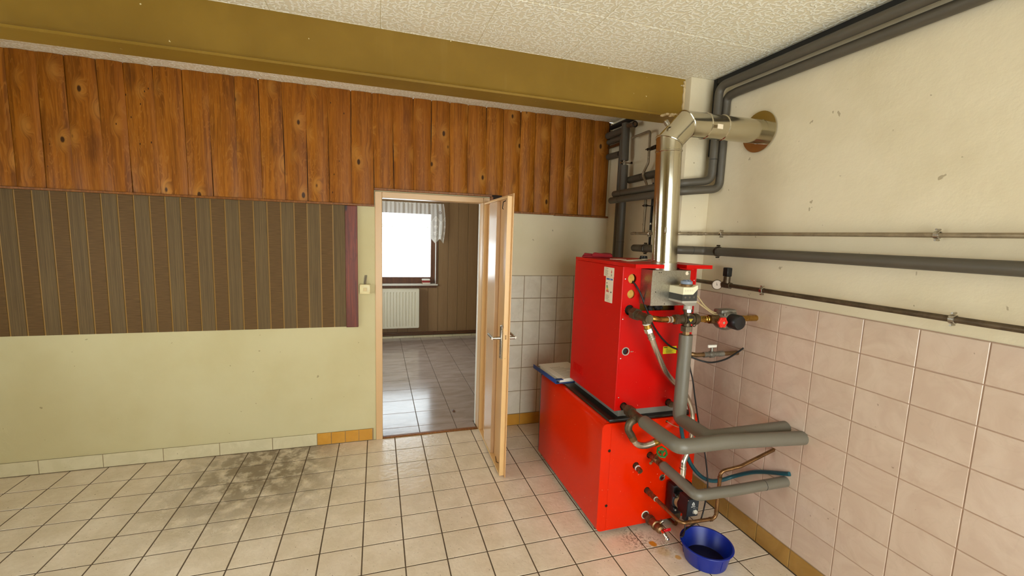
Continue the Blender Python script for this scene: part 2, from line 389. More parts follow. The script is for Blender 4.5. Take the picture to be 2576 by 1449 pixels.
MT = dict(
    plaster=mat_plaster('cream wall paint', (204, 194, 152), (196, 184, 140), (240, 226, 202)),
    plaster_white=mat_plaster('off-white wall paint', (216, 203, 174), (204, 190, 158)),
    grout=simple('dark cement grout', (86, 70, 50), 0.85, var=0.25, scale=8),
    pink_grout=simple('blush grout', (168, 138, 116), 0.85, var=0.15), shaded_yellow=mat_wall_tile('shaded dusty ochre skirting tile', (150, 110, 48), (164, 124, 60), 0.35), slot_red=simple('dark red slot', (96, 10, 4), 0.5),  # ochre of the right skirting darkened for the shade there, with some dirt
    seam_shade=simple('dark seam shade', (38, 22, 10), 0.8),
    wall_grout=simple('beige grout', (146, 126, 96), 0.85, var=0.15),
    plank=mat_wood_plank(), ceiling=mat_ceiling(),
    ceiling_joint=simple('ceiling joint', (226, 214, 176), 0.7),
    floor_tile=mat_floor_tile(), far_floor=mat_far_floor(),
    wall_tile=mat_wall_tile('pale marbled wall tile', (222, 214, 194), (232, 225, 207)),
    pink_tile=mat_wall_tile('blush wall tile', (192, 168, 148), (202, 180, 160)),
    yellow_tile=mat_wall_tile('ochre skirting tile', (196, 140, 48), (208, 152, 60), 0.3),
    white_tile=mat_wall_tile('white skirting tile', (206, 196, 160), (216, 206, 172), 0.25),
    beam=mat_beam(),
    trim_wood=mat_smooth_wood('brown batten', (112, 64, 16), (146, 88, 28)),
    frame_paint=simple('beige gloss frame paint', (208, 170, 122), 0.35, var=0.05, scale=5, bump=0.06, bscale=25),
    door_paint=simple('beige gloss door paint', (208, 164, 110), 0.33, var=0.06, scale=4, bump=0.05, bscale=25),
    door_panel=simple('beige gloss panel paint', (204, 168, 130), 0.22, var=0.05, scale=4, bump=0.04, bscale=8),
    rail_paint=simple('pale gloss edge paint', (222, 182, 124), 0.32, var=0.05, scale=4, bump=0.06, bscale=25),
    steel=mat_metal('brushed steel', (186, 180, 168), 0.28),
    chrome=mat_metal('chrome', (220, 216, 208), 0.12),
    stainless=mat_metal('stainless flue', (200, 193, 174), 0.15, 0.05, 6.0, 0.06, (1, 1, 0.25)),
    galv=mat_galv(), braid=mat_braid(),
    copper=mat_patina('weathered copper', (112, 80, 48), (146, 108, 68), 0.36, 0.85),
    bright_copper=mat_patina('copper bend', (160, 108, 50), (182, 132, 68), 0.28, 1.0),
    brass=mat_patina('brass', (168, 132, 60), (196, 160, 84), 0.28, 1.0),
    dull_brass=mat_patina('tarnished brass', (112, 84, 54), (146, 116, 80), 0.42, 0.85),
    iron=mat_patina('brown iron fitting', (78, 64, 46), (100, 84, 62), 0.45, 0.55),
    rust=mat_patina('rusty iron fitting', (80, 56, 38), (112, 88, 64), 0.55, 0.5),
    grey_pipe=mat_patina('painted grey pipe', (128, 112, 88), (150, 134, 106), 0.38, 0.4),
    foam=simple('grey foam insulation', (104, 98, 85), 0.45, var=0.10, scale=9, bump=0.15, bscale=90),
    dark_foam=simple('dark foam insulation', (78, 71, 59), 0.5, var=0.12, scale=9, bump=0.15, bscale=90),
    red=mat_red('red enamel', (196, 5, 0), 0.32), orange=mat_red('orange-red enamel', (222, 36, 0), 0.16),
    black=simple('black plastic', (20, 20, 21), 0.38, var=0.2), black_rubber=simple('black rubber', (16, 15, 14), 0.55),
    slab=simple('black lacquered top', (22, 19, 15), 0.3, var=0.25, scale=6),
    slate=simple('slate grey plastic', (38, 44, 50), 0.4, var=0.06), anthracite=simple('anthracite plastic', (52, 50, 44), 0.45, var=0.06),
    ivory=simple('ivory plastic', (222, 214, 182), 0.42, var=0.04), pale_grey=simple('pale grey plastic', (166, 160, 146), 0.45, var=0.05),
    blue_grey=simple('blue-grey knob', (120, 130, 146), 0.45, var=0.06),
    switch=simple('yellowed white plastic', (222, 208, 158), 0.35, var=0.05), rocker=simple('cream rocker', (206, 180, 122), 0.35, var=0.05),
    cable_grey=simple('grey cable', (128, 116, 94), 0.55), cable_beige=simple('beige cable', (176, 154, 112), 0.5),
    green=simple('green handwheel', (24, 96, 34), 0.35, var=0.15), red_plastic=simple('red plastic', (214, 40, 26), 0.35, var=0.1), red_lever=simple('red lever', (200, 14, 22), 0.3),
    teal_hose=simple('teal garden hose', (16, 72, 82), 0.35, var=0.15, scale=60),
    blue_basin=simple('blue plastic', (4, 34, 132), 0.36, var=0.06, scale=5), sludge=simple('dark sludge', (26, 22, 16), 0.3, var=0.4, scale=30),
    wool=simple('yellow mineral wool', (196, 150, 66), 0.95, var=0.4, scale=40, bump=0.8, bscale=40), dark_hole=simple('dark cavity', (30, 24, 18), 0.8),
    paper=simple('white paper', (240, 232, 216), 0.7, var=0.04), sticker=simple('white sticker', (222, 206, 180), 0.45, var=0.03),
    yellow_sticker=simple('yellow sticker', (226, 214, 10), 0.4, var=0.05), ink=simple('black ink', (40, 34, 26), 0.6), grey_ink=simple('grey ink', (140, 124, 100), 0.6),
    blue_ink=simple('blue ink', (38, 84, 150), 0.5), white_ink=simple('white ink', (225, 225, 220), 0.5), yellow_ink=simple('yellow ink', (214, 190, 50), 0.5),
    g1=simple('green bar', (24, 110, 50), 0.5), g2=simple('lime bar', (110, 160, 50), 0.5), g3=simple('yellow bar', (220, 196, 40), 0.5), g4=simple('amber bar', (224, 150, 30), 0.5), g5=simple('red bar', (196, 40, 28), 0.5),
    folder=simple('blue folder', (16, 66, 140), 0.4, var=0.1), towel=simple('crimson towel', (150, 26, 36), 0.95, var=0.2, scale=50, bump=0.6, bscale=150),
    radiator=simple('white radiator enamel', (226, 220, 196), 0.35, var=0.03), sill=simple('white marble sill', (226, 222, 210), 0.3, var=0.08, scale=6),
    win_frame=mat_smooth_wood('brown window frame', (78, 46, 24), (110, 66, 36)), reveal=simple('white reveal', (226, 222, 212), 0.6, var=0.04),
    far_panel=mat_smooth_wood('taupe wall panelling', (140, 110, 74), (147, 117, 80), 0.5, 40.0), far_gap=simple('pale panel groove', (150, 124, 86), 0.6),
    far_pipe=simple('brown painted pipe', (96, 56, 34), 0.35, var=0.1), far_wall=simple('taupe wall', (150, 128, 100), 0.8),
    stripe_h=mat_stripe('horizontal grasscloth', (84, 62, 34), (114, 86, 48), 'h'), stripe_v=mat_stripe('vertical grasscloth', (88, 71, 46), (118, 97, 63), 'v'),
    bead=simple('gold divider', (150, 112, 46), 0.5), red_board=mat_smooth_wood('red stained board', (84, 30, 10), (124, 50, 20), 0.4, 60.0, True),
    book_white=simple('white book', (226, 220, 208), 0.6), book_red=simple('red book', (160, 40, 40), 0.5), book_brown=simple('brown book', (150, 110, 70), 0.6),
    lace=mat_lace(), glass=mat_glass(), screw=mat_metal('zinc screw', (216, 210, 196), 0.25), dark_screw=mat_metal('dark screw', (70, 62, 54), 0.35),
    mortar=mat_plaster('mortar lump', (206, 186, 146), (190, 166, 124)), grey_frame=simple('grey base steel', (96, 90, 80), 0.45, var=0.1), plinth=simple('grey sheet plinth', (120, 116, 108), 0.4, var=0.06),
    white_handle=simple('white lever', (226, 220, 204), 0.35), gauge_face=simple('gauge dial', (190, 170, 150), 0.4), pump_body=mat_patina('cast pump housing', (120, 116, 106), (150, 146, 134), 0.38, 0.7),
)

# ------------------------------------------------------------------ helpers: geometry
ORG = {}
class MB:
    def __init__(self): self.v = []; self.f = []; self.uv = None
    def add(self, vs, fs):
        b = len(self.v); self.v += [Vector(p) for p in vs]; self.f += [tuple(i + b for i in f) for f in fs]; return self
    def box(self, x0, x1, y0, y1, z0, z1, bev=0.0, seg=1):
        if bev <= 0:
            return self.add([(x0, y0, z0), (x1, y0, z0), (x1, y1, z0), (x0, y1, z0), (x0, y0, z1), (x1, y0, z1), (x1, y1, z1), (x0, y1, z1)],
                            [(0, 3, 2, 1), (4, 5, 6, 7), (0, 1, 5, 4), (1, 2, 6, 5), (2, 3, 7, 6), (3, 0, 4, 7)])
        bm = bmesh.new(); bmesh.ops.create_cube(bm, size=1.0)
        for v in bm.verts:
            v.co = Vector(((x0 + x1) / 2 + v.co.x * (x1 - x0), (y0 + y1) / 2 + v.co.y * (y1 - y0), (z0 + z1) / 2 + v.co.z * (z1 - z0)))
        bmesh.ops.bevel(bm, geom=list(bm.edges), offset=bev, segments=seg, affect='EDGES', profile=0.5)
        return self.bm(bm)
    def bm(self, bm):
        bm.verts.index_update()
        self.add([v.co.copy() for v in bm.verts], [[v.index for v in f.verts] for f in bm.faces]); bm.free(); return self
    def prism(self, poly, axis, a, b):
        """poly in the two axes after `axis` (x: y,z; y: x,z; z: x,y), extruded from a to b"""
        def P(p, t):
            return {'x': (t, p[0], p[1]), 'y': (p[0], t, p[1]), 'z': (p[0], p[1], t)}[axis]
        n = len(poly)
        return self.add([P(p, a) for p in poly] + [P(p, b) for p in poly],
                        [tuple(range(n)), tuple(range(2 * n - 1, n - 1, -1))] + [(i, i + n, (i + 1) % n + n, (i + 1) % n) for i in range(n)])
    def ringed(self, rings, cap0=True, cap1=True):
        n = len(rings[0]); vs = [p for r in rings for p in r]; fs = []
        for k in range(len(rings) - 1):
            for i in range(n):
                j = (i + 1) % n
                fs.append((k * n + i, k * n + j, (k + 1) * n + j, (k + 1) * n + i))
        if cap0: fs.append(tuple(range(n - 1, -1, -1)))
        if cap1: fs.append(tuple(range((len(rings) - 1) * n, len(rings) * n)))
        return self.add(vs, fs)
    def lathe(self, prof, org, axis=(0, 0, 1), n=20, cap0=True, cap1=True, turn=0.0):
        ax = Vector(axis).normalized(); s = ax.orthogonal().normalized(); t = ax.cross(s); o = Vector(org)
        return self.ringed([[o + ax * h + (s * math.cos(2 * PI * i / n + turn) + t * math.sin(2 * PI * i / n + turn)) * r for i in range(n)] for r, h in prof], cap0, cap1)
    def cyl(self, p0, p1, r0, r1=None, n=16, turn=0.0):
        d = Vector(p1) - Vector(p0); return self.lathe([(r0, 0), (r0 if r1 is None else r1, d.length)], p0, d, n, turn=turn)
    def tube(self, pts, r, n=14, fil=0.0, seg=6, cap=True, fine=None):
        P = [Vector(p) for p in pts]; path = [P[0]]
        for i in range(1, len(P) - 1):
            a, b, c = P[i - 1], P[i], P[i + 1]; u = (a - b); w = (c - b)
            if fil <= 0: path.append(b); continue
            ang = u.angle(w)
            if ang > 3.05: path.append(b); continue
            d = min(fil / math.tan(ang / 2), u.length * 0.49, w.length * 0.49)
            p0 = b + u.normalized() * d; p1 = b + w.normalized() * d
            for k in range(seg + 1):
                t = k / seg; path.append((1 - t) ** 2 * p0 + 2 * t * (1 - t) * b + t * t * p1)
        path.append(P[-1])
        return self.sweep(path, r, n, cap)
    def sweep(self, path, r, n=14, cap=True):
        T = []
        for i in range(len(path)):
            d = path[min(i + 1, len(path) - 1)] - path[max(i - 1, 0)]; T.append(d.normalized())
        N = T[0].orthogonal().normalized(); rings = []
        for i, p in enumerate(path):
            N = (N - T[i] * N.dot(T[i])).normalized(); Bn = T[i].cross(N)
            rr = r(i / max(1, len(path) - 1)) if callable(r) else r
            rings.append([p + (N * math.cos(2 * PI * k / n) + Bn * math.sin(2 * PI * k / n)) * rr for k in range(n)])
        return self.ringed(rings, cap, cap)
    def spline(self, pts, r, n=12, seg=8, cap=True):
        P = [Vector(p) for p in pts]; Q = [P[0] * 2 - P[1]] + P + [P[-1] * 2 - P[-2]]; path = []
        for i in range(1, len(Q) - 2):
            a, b, c, d = Q[i - 1:i + 3]
            for k in range(seg):
                t = k / seg
                path.append(0.5 * (2 * b + (c - a) * t + (2 * a - 5 * b + 4 * c - d) * t * t + (3 * b - a - 3 * c + d) * t ** 3))
        path.append(P[-1]); return self.sweep(path, r, n, cap)
    def torus(self, org, axis, R, r, n=24, m=8):
        ax = Vector(axis).normalized(); s = ax.orthogonal().normalized(); t = ax.cross(s); o = Vector(org); vs = []; fs = []
        for i in range(n):
            a = 2 * PI * i / n; e = s * math.cos(a) + t * math.sin(a)
            for k in range(m):
                b = 2 * PI * k / m; vs.append(o + e * (R + r * math.cos(b)) + ax * r * math.sin(b))
        for i in range(n):
            for k in range(m):
                fs.append((i * m + k, ((i + 1) % n) * m + k, ((i + 1) % n) * m + (k + 1) % m, i * m + (k + 1) % m))
        return self.add(vs, fs)
    def ball(self, c, r, n=12, m=8, sz=1.0):
        return self.lathe([(r * math.sin(PI * k / m) + 1e-5, -r * sz * math.cos(PI * k / m)) for k in range(m + 1)], c, (0, 0, 1), n)
    def move(self, M):
        self.v = [M @ p for p in self.v]; return self
    def build(self, name, m, parent=None, angle=38, org=None, kind=None, label=None):
        lo = Vector([min(p[i] for p in self.v) for i in range(3)]); hi = Vector([max(p[i] for p in self.v) for i in range(3)])
        o = Vector(org) if org is not None else Vector(((lo.x + hi.x) / 2, (lo.y + hi.y) / 2, lo.z))
        me = bpy.data.meshes.new(name); me.from_pydata([p - o for p in self.v], [], self.f)
        bm = bmesh.new(); bm.from_mesh(me); bmesh.ops.recalc_face_normals(bm, faces=bm.faces); bm.to_mesh(me); bm.free()
        me.materials.append(MT[m]); me.shade_smooth(); me.set_sharp_from_angle(angle=math.radians(angle))
        ob = bpy.data.objects.new(name, me); COL.objects.link(ob)
        if parent is not None:
            ob.parent = parent; ob.location = o - ORG[parent]
        else: ob.location = o
        ORG[ob] = o
        if kind: ob['kind'] = kind
        if label: ob['label'] = label
        return ob

def tag(o, label, cat, group=None, kind=None):
    o['label'] = label; o['category'] = cat
    if group: o['group'] = group
    if kind: o['kind'] = kind
    return o
def thing(name, loc, label, cat, group=None, kind=None):
    o = bpy.data.objects.new(name, None); COL.objects.link(o); o.empty_display_size = 0.05
    o.location = loc; ORG[o] = Vector(loc)
    return tag(o, label, cat, group, kind)
def place(src, loc, rot, parent, name=None):
    o = src.copy(); COL.objects.link(o); o.name = name or src.name
    o.parent = parent; o.location = Vector(loc) - ORG[parent]; o.rotation_euler = rot; ORG[o] = Vector(loc)
    return o
def text(body, size, loc, rot, m, parent, name='lettering', extrude=0.0002):
    c = bpy.data.curves.new(name, 'FONT'); c.body = body; c.size = size; c.align_x = 'CENTER'; c.align_y = 'CENTER'; c.extrude = extrude
    c.materials.append(MT[m]); tmp = bpy.data.objects.new(name, c); COL.objects.link(tmp)
    me = bpy.data.meshes.new_from_object(tmp.evaluated_get(bpy.context.evaluated_depsgraph_get())); bpy.data.objects.remove(tmp); bpy.data.curves.remove(c)
    o = bpy.data.objects.new(name, me); COL.objects.link(o)
    o.parent = parent; o.location = Vector(loc) - ORG[parent]; o.rotation_euler = rot; ORG[o] = Vector(loc); return o

TILE_CACHE = {}
def tile_mesh(w, h, t, m, bev=0.0015):
    key = (round(w, 4), round(h, 4), t, m)
    if key not in TILE_CACHE:
        a, b = w / 2, h / 2; mb = MB()
        mb.add([(-a, -b, 0), (a, -b, 0), (a, b, 0), (-a, b, 0), (-a, -b, t - bev), (a, -b, t - bev), (a, b, t - bev), (-a, b, t - bev),
                (-a + bev, -b + bev, t), (a - bev, -b + bev, t), (a - bev, b - bev, t), (-a + bev, b - bev, t)],
               [(0, 1, 5, 4), (1, 2, 6, 5), (2, 3, 7, 6), (3, 0, 4, 7), (4, 5, 9, 8), (5, 6, 10, 9), (6, 7, 11, 10), (7, 4, 8, 11), (8, 9, 10, 11)])
        me = bpy.data.meshes.new('tile'); me.from_pydata([tuple(p) for p in mb.v], [], mb.f)
        me.materials.append(MT[m]); TILE_CACHE[key] = me
    return TILE_CACHE[key]
def tile(parent, name, cx, cy, cz, w, h, t, m, rot):
    o = bpy.data.objects.new(name, tile_mesh(w, h, t, m)); COL.objects.link(o)
    o.parent = parent; o.location = Vector((cx, cy, cz)) - ORG[parent]; o.rotation_euler = rot; return o
UP = (0, 0, 0); DOWN = (PI, 0, 0); SOUTH = (PI / 2, 0, 0); WEST = (PI / 2, 0, -PI / 2)

def clip_spans(lo, hi, marks):
    ms = sorted([m for m in marks if lo < m < hi]); e = [lo] + ms + [hi]; return list(zip(e[:-1], e[1:]))

# ------------------------------------------------------------------ the room shell
XL, XR, XA = -2.40, 2.65, 2.573          # left wall, right wall, right wall behind the chimney
YR, CEIL = -5.20, 2.785
FX0, FX1, FY0, FY1, FCEIL = -1.20, 2.40, 0.13, 3.57, 2.50

floor = tag(MB().box(XL - .1, XR + .1, YR - .1, 0.0, -0.12, -0.0014).build('floor', 'grout', kind='structure'), 'beige tiled floor of the boiler room with dark joints', 'floor')
xs = [0.22 * c for c in range(-11, 13)]; ys = [-0.2257 - 0.2133 * r for r in range(0, 23)]
for (x0, x1) in clip_spans(XL, XR, xs):
    for (y0, y1) in clip_spans(YR, -0.004, ys):
        if y1 < -2.75: continue
        if x1 < -1.95 or x1 - x0 < 0.02: continue
        tile(floor, 'floor_tile', (x0 + x1) / 2, (y0 + y1) / 2, -0.006, x1 - x0 - 0.0065, y1 - y0 - 0.0065, 0.006 + random.uniform(-.0004, .0004) * 0, 'floor_tile', UP)
fr = MB()
for (x0, x1) in clip_spans(XL, XR, xs):
    for (y0, y1) in clip_spans(YR, -0.004, ys):
        if y1 < -2.75 or x1 < -1.95: fr.box(x0 + .003, x1 - .003, y0 + .003, y1 - .003, -0.006, 0.0)
fr.build('tile_field', 'floor_tile', floor, kind='stuff')

floor2 = tag(MB().box(FX0 - .1, FX1 + .1, 0.0, FY1 + .2, -0.12, -0.0022).build('floor', 'grout', kind='structure'), 'grey-brown tiled floor of the far room', 'floor')
fxs = [0.875 + 0.3285 * k for k in range(-7, 6)]; fys = [0.18 + 0.3185 * k for k in range(0, 12)]
for (x0, x1) in clip_spans(FX0, FX1, fxs):
    for (y0, y1) in clip_spans(0.03, FY1, fys):
        if y1 < 0.19 and (x1 < 0.5 or x0 > 1.45): continue
        a, b = (max(x0, 0.56), min(x1, 1.378)) if y1 < 0.19 else (x0, x1)
        if b - a < 0.03: continue
        tile(floor2, 'floor_tile', (a + b) / 2, (y0 + y1) / 2, -0.006, b - a - 0.005, y1 - y0 - 0.005, 0.006, 'far_floor', UP)

# ceiling: embossed tiles on a slab, both sides of the beam
ceil = tag(MB().box(XL - .1, XR + .1, YR - .1, 0.0, CEIL + 0.004, CEIL + 0.14).build('ceiling', 'ceiling_joint', kind='structure'), 'cream embossed tile ceiling of the boiler room', 'ceiling')
cxs = [0.5457 + 0.5121 * k for k in range(-7, 6)]; cys = [-1.660 + 0.5121 * k for k in range(-8, 4)]
for (x0, x1) in clip_spans(XL, XR, cxs):
    for (y0, y1) in clip_spans(YR, -0.002, cys):
        if x1 - x0 < 0.02 or y1 - y0 < 0.02: continue
        tile(ceil, 'ceiling_tile', (x0 + x1) / 2, (y0 + y1) / 2, CEIL + 0.006, x1 - x0 - 0.003, y1 - y0 - 0.003, 0.006, 'ceiling', DOWN)
tag(MB().box(FX0 - .1, FX1 + .1, 0.13, FY1 + .2, FCEIL, FCEIL + 0.1).build('ceiling', 'plaster_white', kind='structure'), 'plain ceiling of the far room', 'ceiling')

# back wall with its doorway
wb = MB()
wb.box(XL - .1, 0.545, 0.0, 0.13, -0.1, CEIL).box(1.395, XR + .1, 0.0, 0.13, -0.1, CEIL).box(0.545, 1.395, 0.0, 0.13, 2.02, CEIL)
wall_back = tag(wb.build('wall_back', 'plaster', org=(0.97, 0.0, 0.0), kind='structure'), 'cream back wall with the doorway, wood slabs above', 'wall')
# stained half-log slabs above: seams read off the photo at the wall, slabs proud of it
seams = [0.026, 0.17, 0.335, 0.491, 0.644, 0.802, 0.945, 1.092, 1.242, 1.397, 1.546, 1.698, 1.832, 1.977, 2.113, 2.259, 2.401, 2.546]
seams_low = [0.025, 0.178, 0.341, 0.503, 0.653, 0.805, 0.941, 1.097, 1.244, 1.404, 1.554, 1.706, 1.842, 1.988, 2.126, 2.271, 2.411, 2.563]
x = 0.026
while x > XL + 0.18:
    w = random.uniform(0.135, 0.168); x -= w; seams.insert(0, x); seams_low.insert(0, x + random.uniform(-.008, .008))
seams.insert(0, XL + 0.002); seams_low.insert(0, XL + 0.002)
sh = lambda v: 0.526 + (v - 0.526) * 0.9925
for i in range(len(seams) - 1):
    t0, t1, b0, b1 = sh(seams[i]), sh(seams[i + 1]), sh(seams_low[i]), sh(seams_low[i + 1])
    over_door = 0.45 < seams[i] < 1.45
    zb = 2.078 if over_door else 1.9485
    zt = CEIL - 0.001
    th = random.uniform(0.026, 0.034); n = 10; rings = []
    ph1, ph2 = random.uniform(0, 6), random.uniform(0, 6)
    for k in range(9):
        f = k / 8; z = zb + (zt - zb) * f
        wob = 0.0022 * math.sin(5 * f + ph1)
        xl = b0 + (t0 - b0) * f + 0.0012 + wob; xr = b1 + (t1 - b1) * f - 0.0012 + 0.0022 * math.sin(4 * f + ph2)
        ring = [(xl, -0.001, z)]
        for q in range(n + 1):
            u = q / n; s = math.sin(PI * (0.06 + 0.88 * u)) ** 0.5
            ring.append((xl + (xr - xl) * u, -0.006 - (th - 0.006) * s - 0.0015 * math.sin(6 * f + ph2), z))
        ring.append((xr, -0.001, z)); rings.append(ring)
    MB().ringed(rings).build('plank', 'plank', wall_back, angle=50)
MB().box(XL + .001, 2.55, -0.004, -0.0004, 2.06, CEIL - .001).box(XL + .001, 0.503, -0.004, -0.0004, 1.945, 2.06).box(1.462, 2.55, -0.004, -0.0004, 1.945, 2.06).build('seam_shade_sheet', 'seam_shade', wall_back)  # dark sheet behind the slabs, stands in for shade in their seams
# pale tiles right of the door, down to an ochre skirting
tz = [0.110, 0.328, 0.546, 0.758, 0.976, 1.188, 1.392]
for (x0, x1) in clip_spans(1.462, XA, [1.6165 + 0.1603 * k for k in range(0, 7)]):
    for z0, z1 in zip(tz[:-1], tz[1:]):
        tile(wall_back, 'wall_tile', (x0 + x1) / 2, -0.001, (z0 + z1) / 2, x1 - x0 - .0055, z1 - z0 - .0055, 0.006, 'wall_tile', SOUTH)
MB().box(1.462, XA, -0.004, -0.0005, 0.0, 1.393).build('tile_bed', 'wall_grout', wall_back)
sk = tag(MB().box(XL, 0.488, -0.005, -0.0005, 0.0, 0.1).build('baseboard_back', 'wall_grout', kind='structure'), 'tiled skirting along the back wall, ochre and white', 'baseboard')
for (x0, x1, c) in [(-0.99 - 0.36 * k, -0.63 - 0.36 * k, 'white_tile') for k in range(4, -1, -1)] + [(-0.63, -0.27, 'white_tile'), (-0.27, 0.053, 'white_tile'), (0.053, 0.159, 'yellow_tile'), (0.159, 0.266, 'yellow_tile'), (0.266, 0.372, 'yellow_tile'), (0.372, 0.480, 'yellow_tile')]:
    x0 = max(x0, XL + .003)
    tile(sk, 'skirting_tile', (x0 + x1) / 2, -0.001, 0.052, x1 - x0 - .004, 0.096, 0.008, c, SOUTH)
sk2 = tag(MB().box(1.462, XA, -0.005, -0.0005, 0.0, 0.108).build('baseboard_back', 'wall_grout', kind='structure'), 'ochre tiled skirting right of the door', 'baseboard')
for (x0, x1) in clip_spans(1.462, XA, [1.777, 2.098, 2.419]):
    tile(sk2, 'skirting_tile', (x0 + x1) / 2, -0.001, 0.055, x1 - x0 - .004, 0.104, 0.008, 'yellow_tile', SOUTH)

# right wall (set back behind the chimney), left and rear walls
wr = MB().prism([(XR, YR - .1), (XR + .15, YR - .1), (XR + .15, 0.0), (XA, 0.0), (XA, -1.0), (XR, -1.0)], 'z', -0.1, CEIL)
wall_right = tag(wr.build('wall_right', 'plaster_white', org=(XR, -2.6, 0), kind='structure'), 'right wall with pipes, pink tiles below and plaster above', 'wall')
rz = [0.115, 0.280, 0.443, 0.605, 0.770, 0.932, 1.098, 1.257, 1.417]
for (y0, y1) in clip_spans(-4.0, -1.204, [-1.403 - 0.2145 * k for k in range(0, 13)]):
    for z0, z1 in zip(rz[:-1], rz[1:]):
        tile(wall_right, 'wall_tile', XR - 0.001, (y0 + y1) / 2, (z0 + z1) / 2, y1 - y0 - .004, z1 - z0 - .004, 0.006, 'pink_tile', WEST)
MB().box(XR - .004, XR - .0005, -4.0, -1.204, 0.0, 1.418).build('tile_bed', 'pink_grout', wall_right)
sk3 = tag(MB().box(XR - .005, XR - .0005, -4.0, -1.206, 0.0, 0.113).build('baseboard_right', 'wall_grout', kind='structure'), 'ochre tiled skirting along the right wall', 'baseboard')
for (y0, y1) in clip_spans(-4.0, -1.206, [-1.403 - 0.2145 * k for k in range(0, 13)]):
    tile(sk3, 'skirting_tile', XR - .001, (y0 + y1) / 2, 0.057, y1 - y0 - .004, 0.108, 0.008, 'shaded_yellow', WEST)
chim = tag(MB().box(2.44, XR + .01, -1.20, -0.89, -0.1, CEIL, 0.006, 2).build('wall_chimney', 'plaster_white', kind='structure'), 'whitewashed chimney pillar that carries the beam end', 'pillar')
for z0, z1 in zip(rz[:-1], rz[1:]):
    tile(chim, 'wall_tile', 2.545, -1.201, (z0 + z1) / 2, 0.206, z1 - z0 - .004, 0.006, 'pink_tile', SOUTH)
MB().box(2.443, XR, -1.204, -1.2005, 0.0, 1.418).build('tile_bed', 'pink_grout', chim)
def holed_wall(name, axis, c0, c1, a0, a1, z0, z1, h, m, label):
    """a wall between c0 and c1 on `axis`, spanning a0..a1 and z0..z1, with the opening h = (a, a, z, z)"""
    mb = MB()
    for (p, q, r, s) in ((a0, h[0], z0, z1), (h[1], a1, z0, z1), (h[0], h[1], z0, h[2]), (h[0], h[1], h[3], z1)):
        if axis == 'y': mb.box(p, q, c0, c1, r, s)
        else: mb.box(c0, c1, p, q, r, s)
    return tag(mb.build(name, m, kind='structure'), label, 'wall')
holed_wall('wall_rear', 'y', YR - .15, YR, XL - .1, XR + .1, -0.1, CEIL, (0.22, 2.52, 0.15, 2.40), 'plaster', 'rear wall with a wide glazed opening, behind the viewer')
holed_wall('wall_left', 'x', XL - .15, XL, YR - .1, 0.0, -0.1, CEIL, (-2.6, -0.6, 0.8, 2.1), 'plaster', 'left wall of the boiler room with an added window')
def window(name, axis, c, a0, a1, z0, z1, label):
    w = thing(name, ((a0 + a1) / 2, c, z0) if axis == 'y' else (c, (a0 + a1) / 2, z0), label, 'window', kind='structure')
    def b(p, q, r, s, d, nm, m):
        mb = MB()
        (mb.box(p, q, c - d, c + d, r, s) if axis == 'y' else mb.box(c - d, c + d, p, q, r, s)); mb.build(nm, m, w)
    mid = (a0 + a1) / 2
    b(a0, a0 + .06, z0, z1, .03, 'frame_stile', 'win_frame'); b(a1 - .06, a1, z0, z1, .03, 'frame_stile', 'win_frame')
    b(a0 + .06, a1 - .06, z0, z0 + .06, .03, 'frame_rail', 'win_frame'); b(a0 + .06, a1 - .06, z1 - .06, z1, .03, 'frame_rail', 'win_frame')
    b(mid - .04, mid + .04, z0 + .06, z1 - .06, .03, 'frame_stile', 'win_frame')
    b(a0 + .06, mid - .04, z0 + .06, z1 - .06, .003, 'pane', 'glass'); b(mid + .04, a1 - .06, z0 + .06, z1 - .06, .003, 'pane', 'glass')
window('window_2', 'y', YR - .03, 0.22, 2.52, 0.15, 2.40, 'wide brown framed glazing in the rear wall')
window('added_window_3', 'x', XL - .03, -2.6, -0.6, 0.8, 2.1, 'added brown framed window in the unseen left wall')  # added opening that goes with the left fill

# steel I-beam across the ceiling
cy = -1.12
sec = [(cy - .08, 2.525), (cy + .08, 2.525), (cy + .08, 2.540), (cy + .016, 2.545), (cy + .008, 2.556), (cy + .008, CEIL),
       (cy - .02, CEIL), (cy - .02, 2.572), (cy - .024, 2.556), (cy - .036, 2.546), (cy - .074, 2.540), (cy - .08, 2.537)]
sec = [(y, z) for (y, z) in sec]
beam = tag(MB().prism(sec, 'x', XL, 2.445).build('ceiling_beam', 'beam', kind='structure'), 'olive painted steel beam under the cream ceiling', 'beam')
ml = MB()
for i in range(16):
    ml.ball((2.445 + random.uniform(-.03, .01), -1.14 + random.uniform(-.065, .05), 2.515 + random.uniform(-.012, .006)), random.uniform(.012, .028), 8, 6, 0.6)
for i in range(16):
    f = i / 15
    ml.ball((2.25 + .17 * f + random.uniform(-.008, .008), -1.197 + random.uniform(-.012, .012), 2.527 + .030 * f * f + random.uniform(-.005, .008)), random.uniform(.008, .016), 8, 6, 0.55)
zz = [2.555 + .0215 * i for i in range(11)]
ml.prism([(2.4395, zz[0])] + [(2.4395, zz[-1])] + [(2.434 - random.uniform(0, .010), z) for z in reversed(zz)], 'y', -1.149, -1.1405)
ml.ball((2.426, -1.147, 2.742), .010, 9, 6, 0.7).ball((2.434, -1.148, 2.733), .008, 9, 6, 0.7).ball((2.409, -1.146, 2.741), .006, 8, 6, 0.7)
ml.build('mortar_lump', 'mortar', beam, angle=80, kind='stuff')

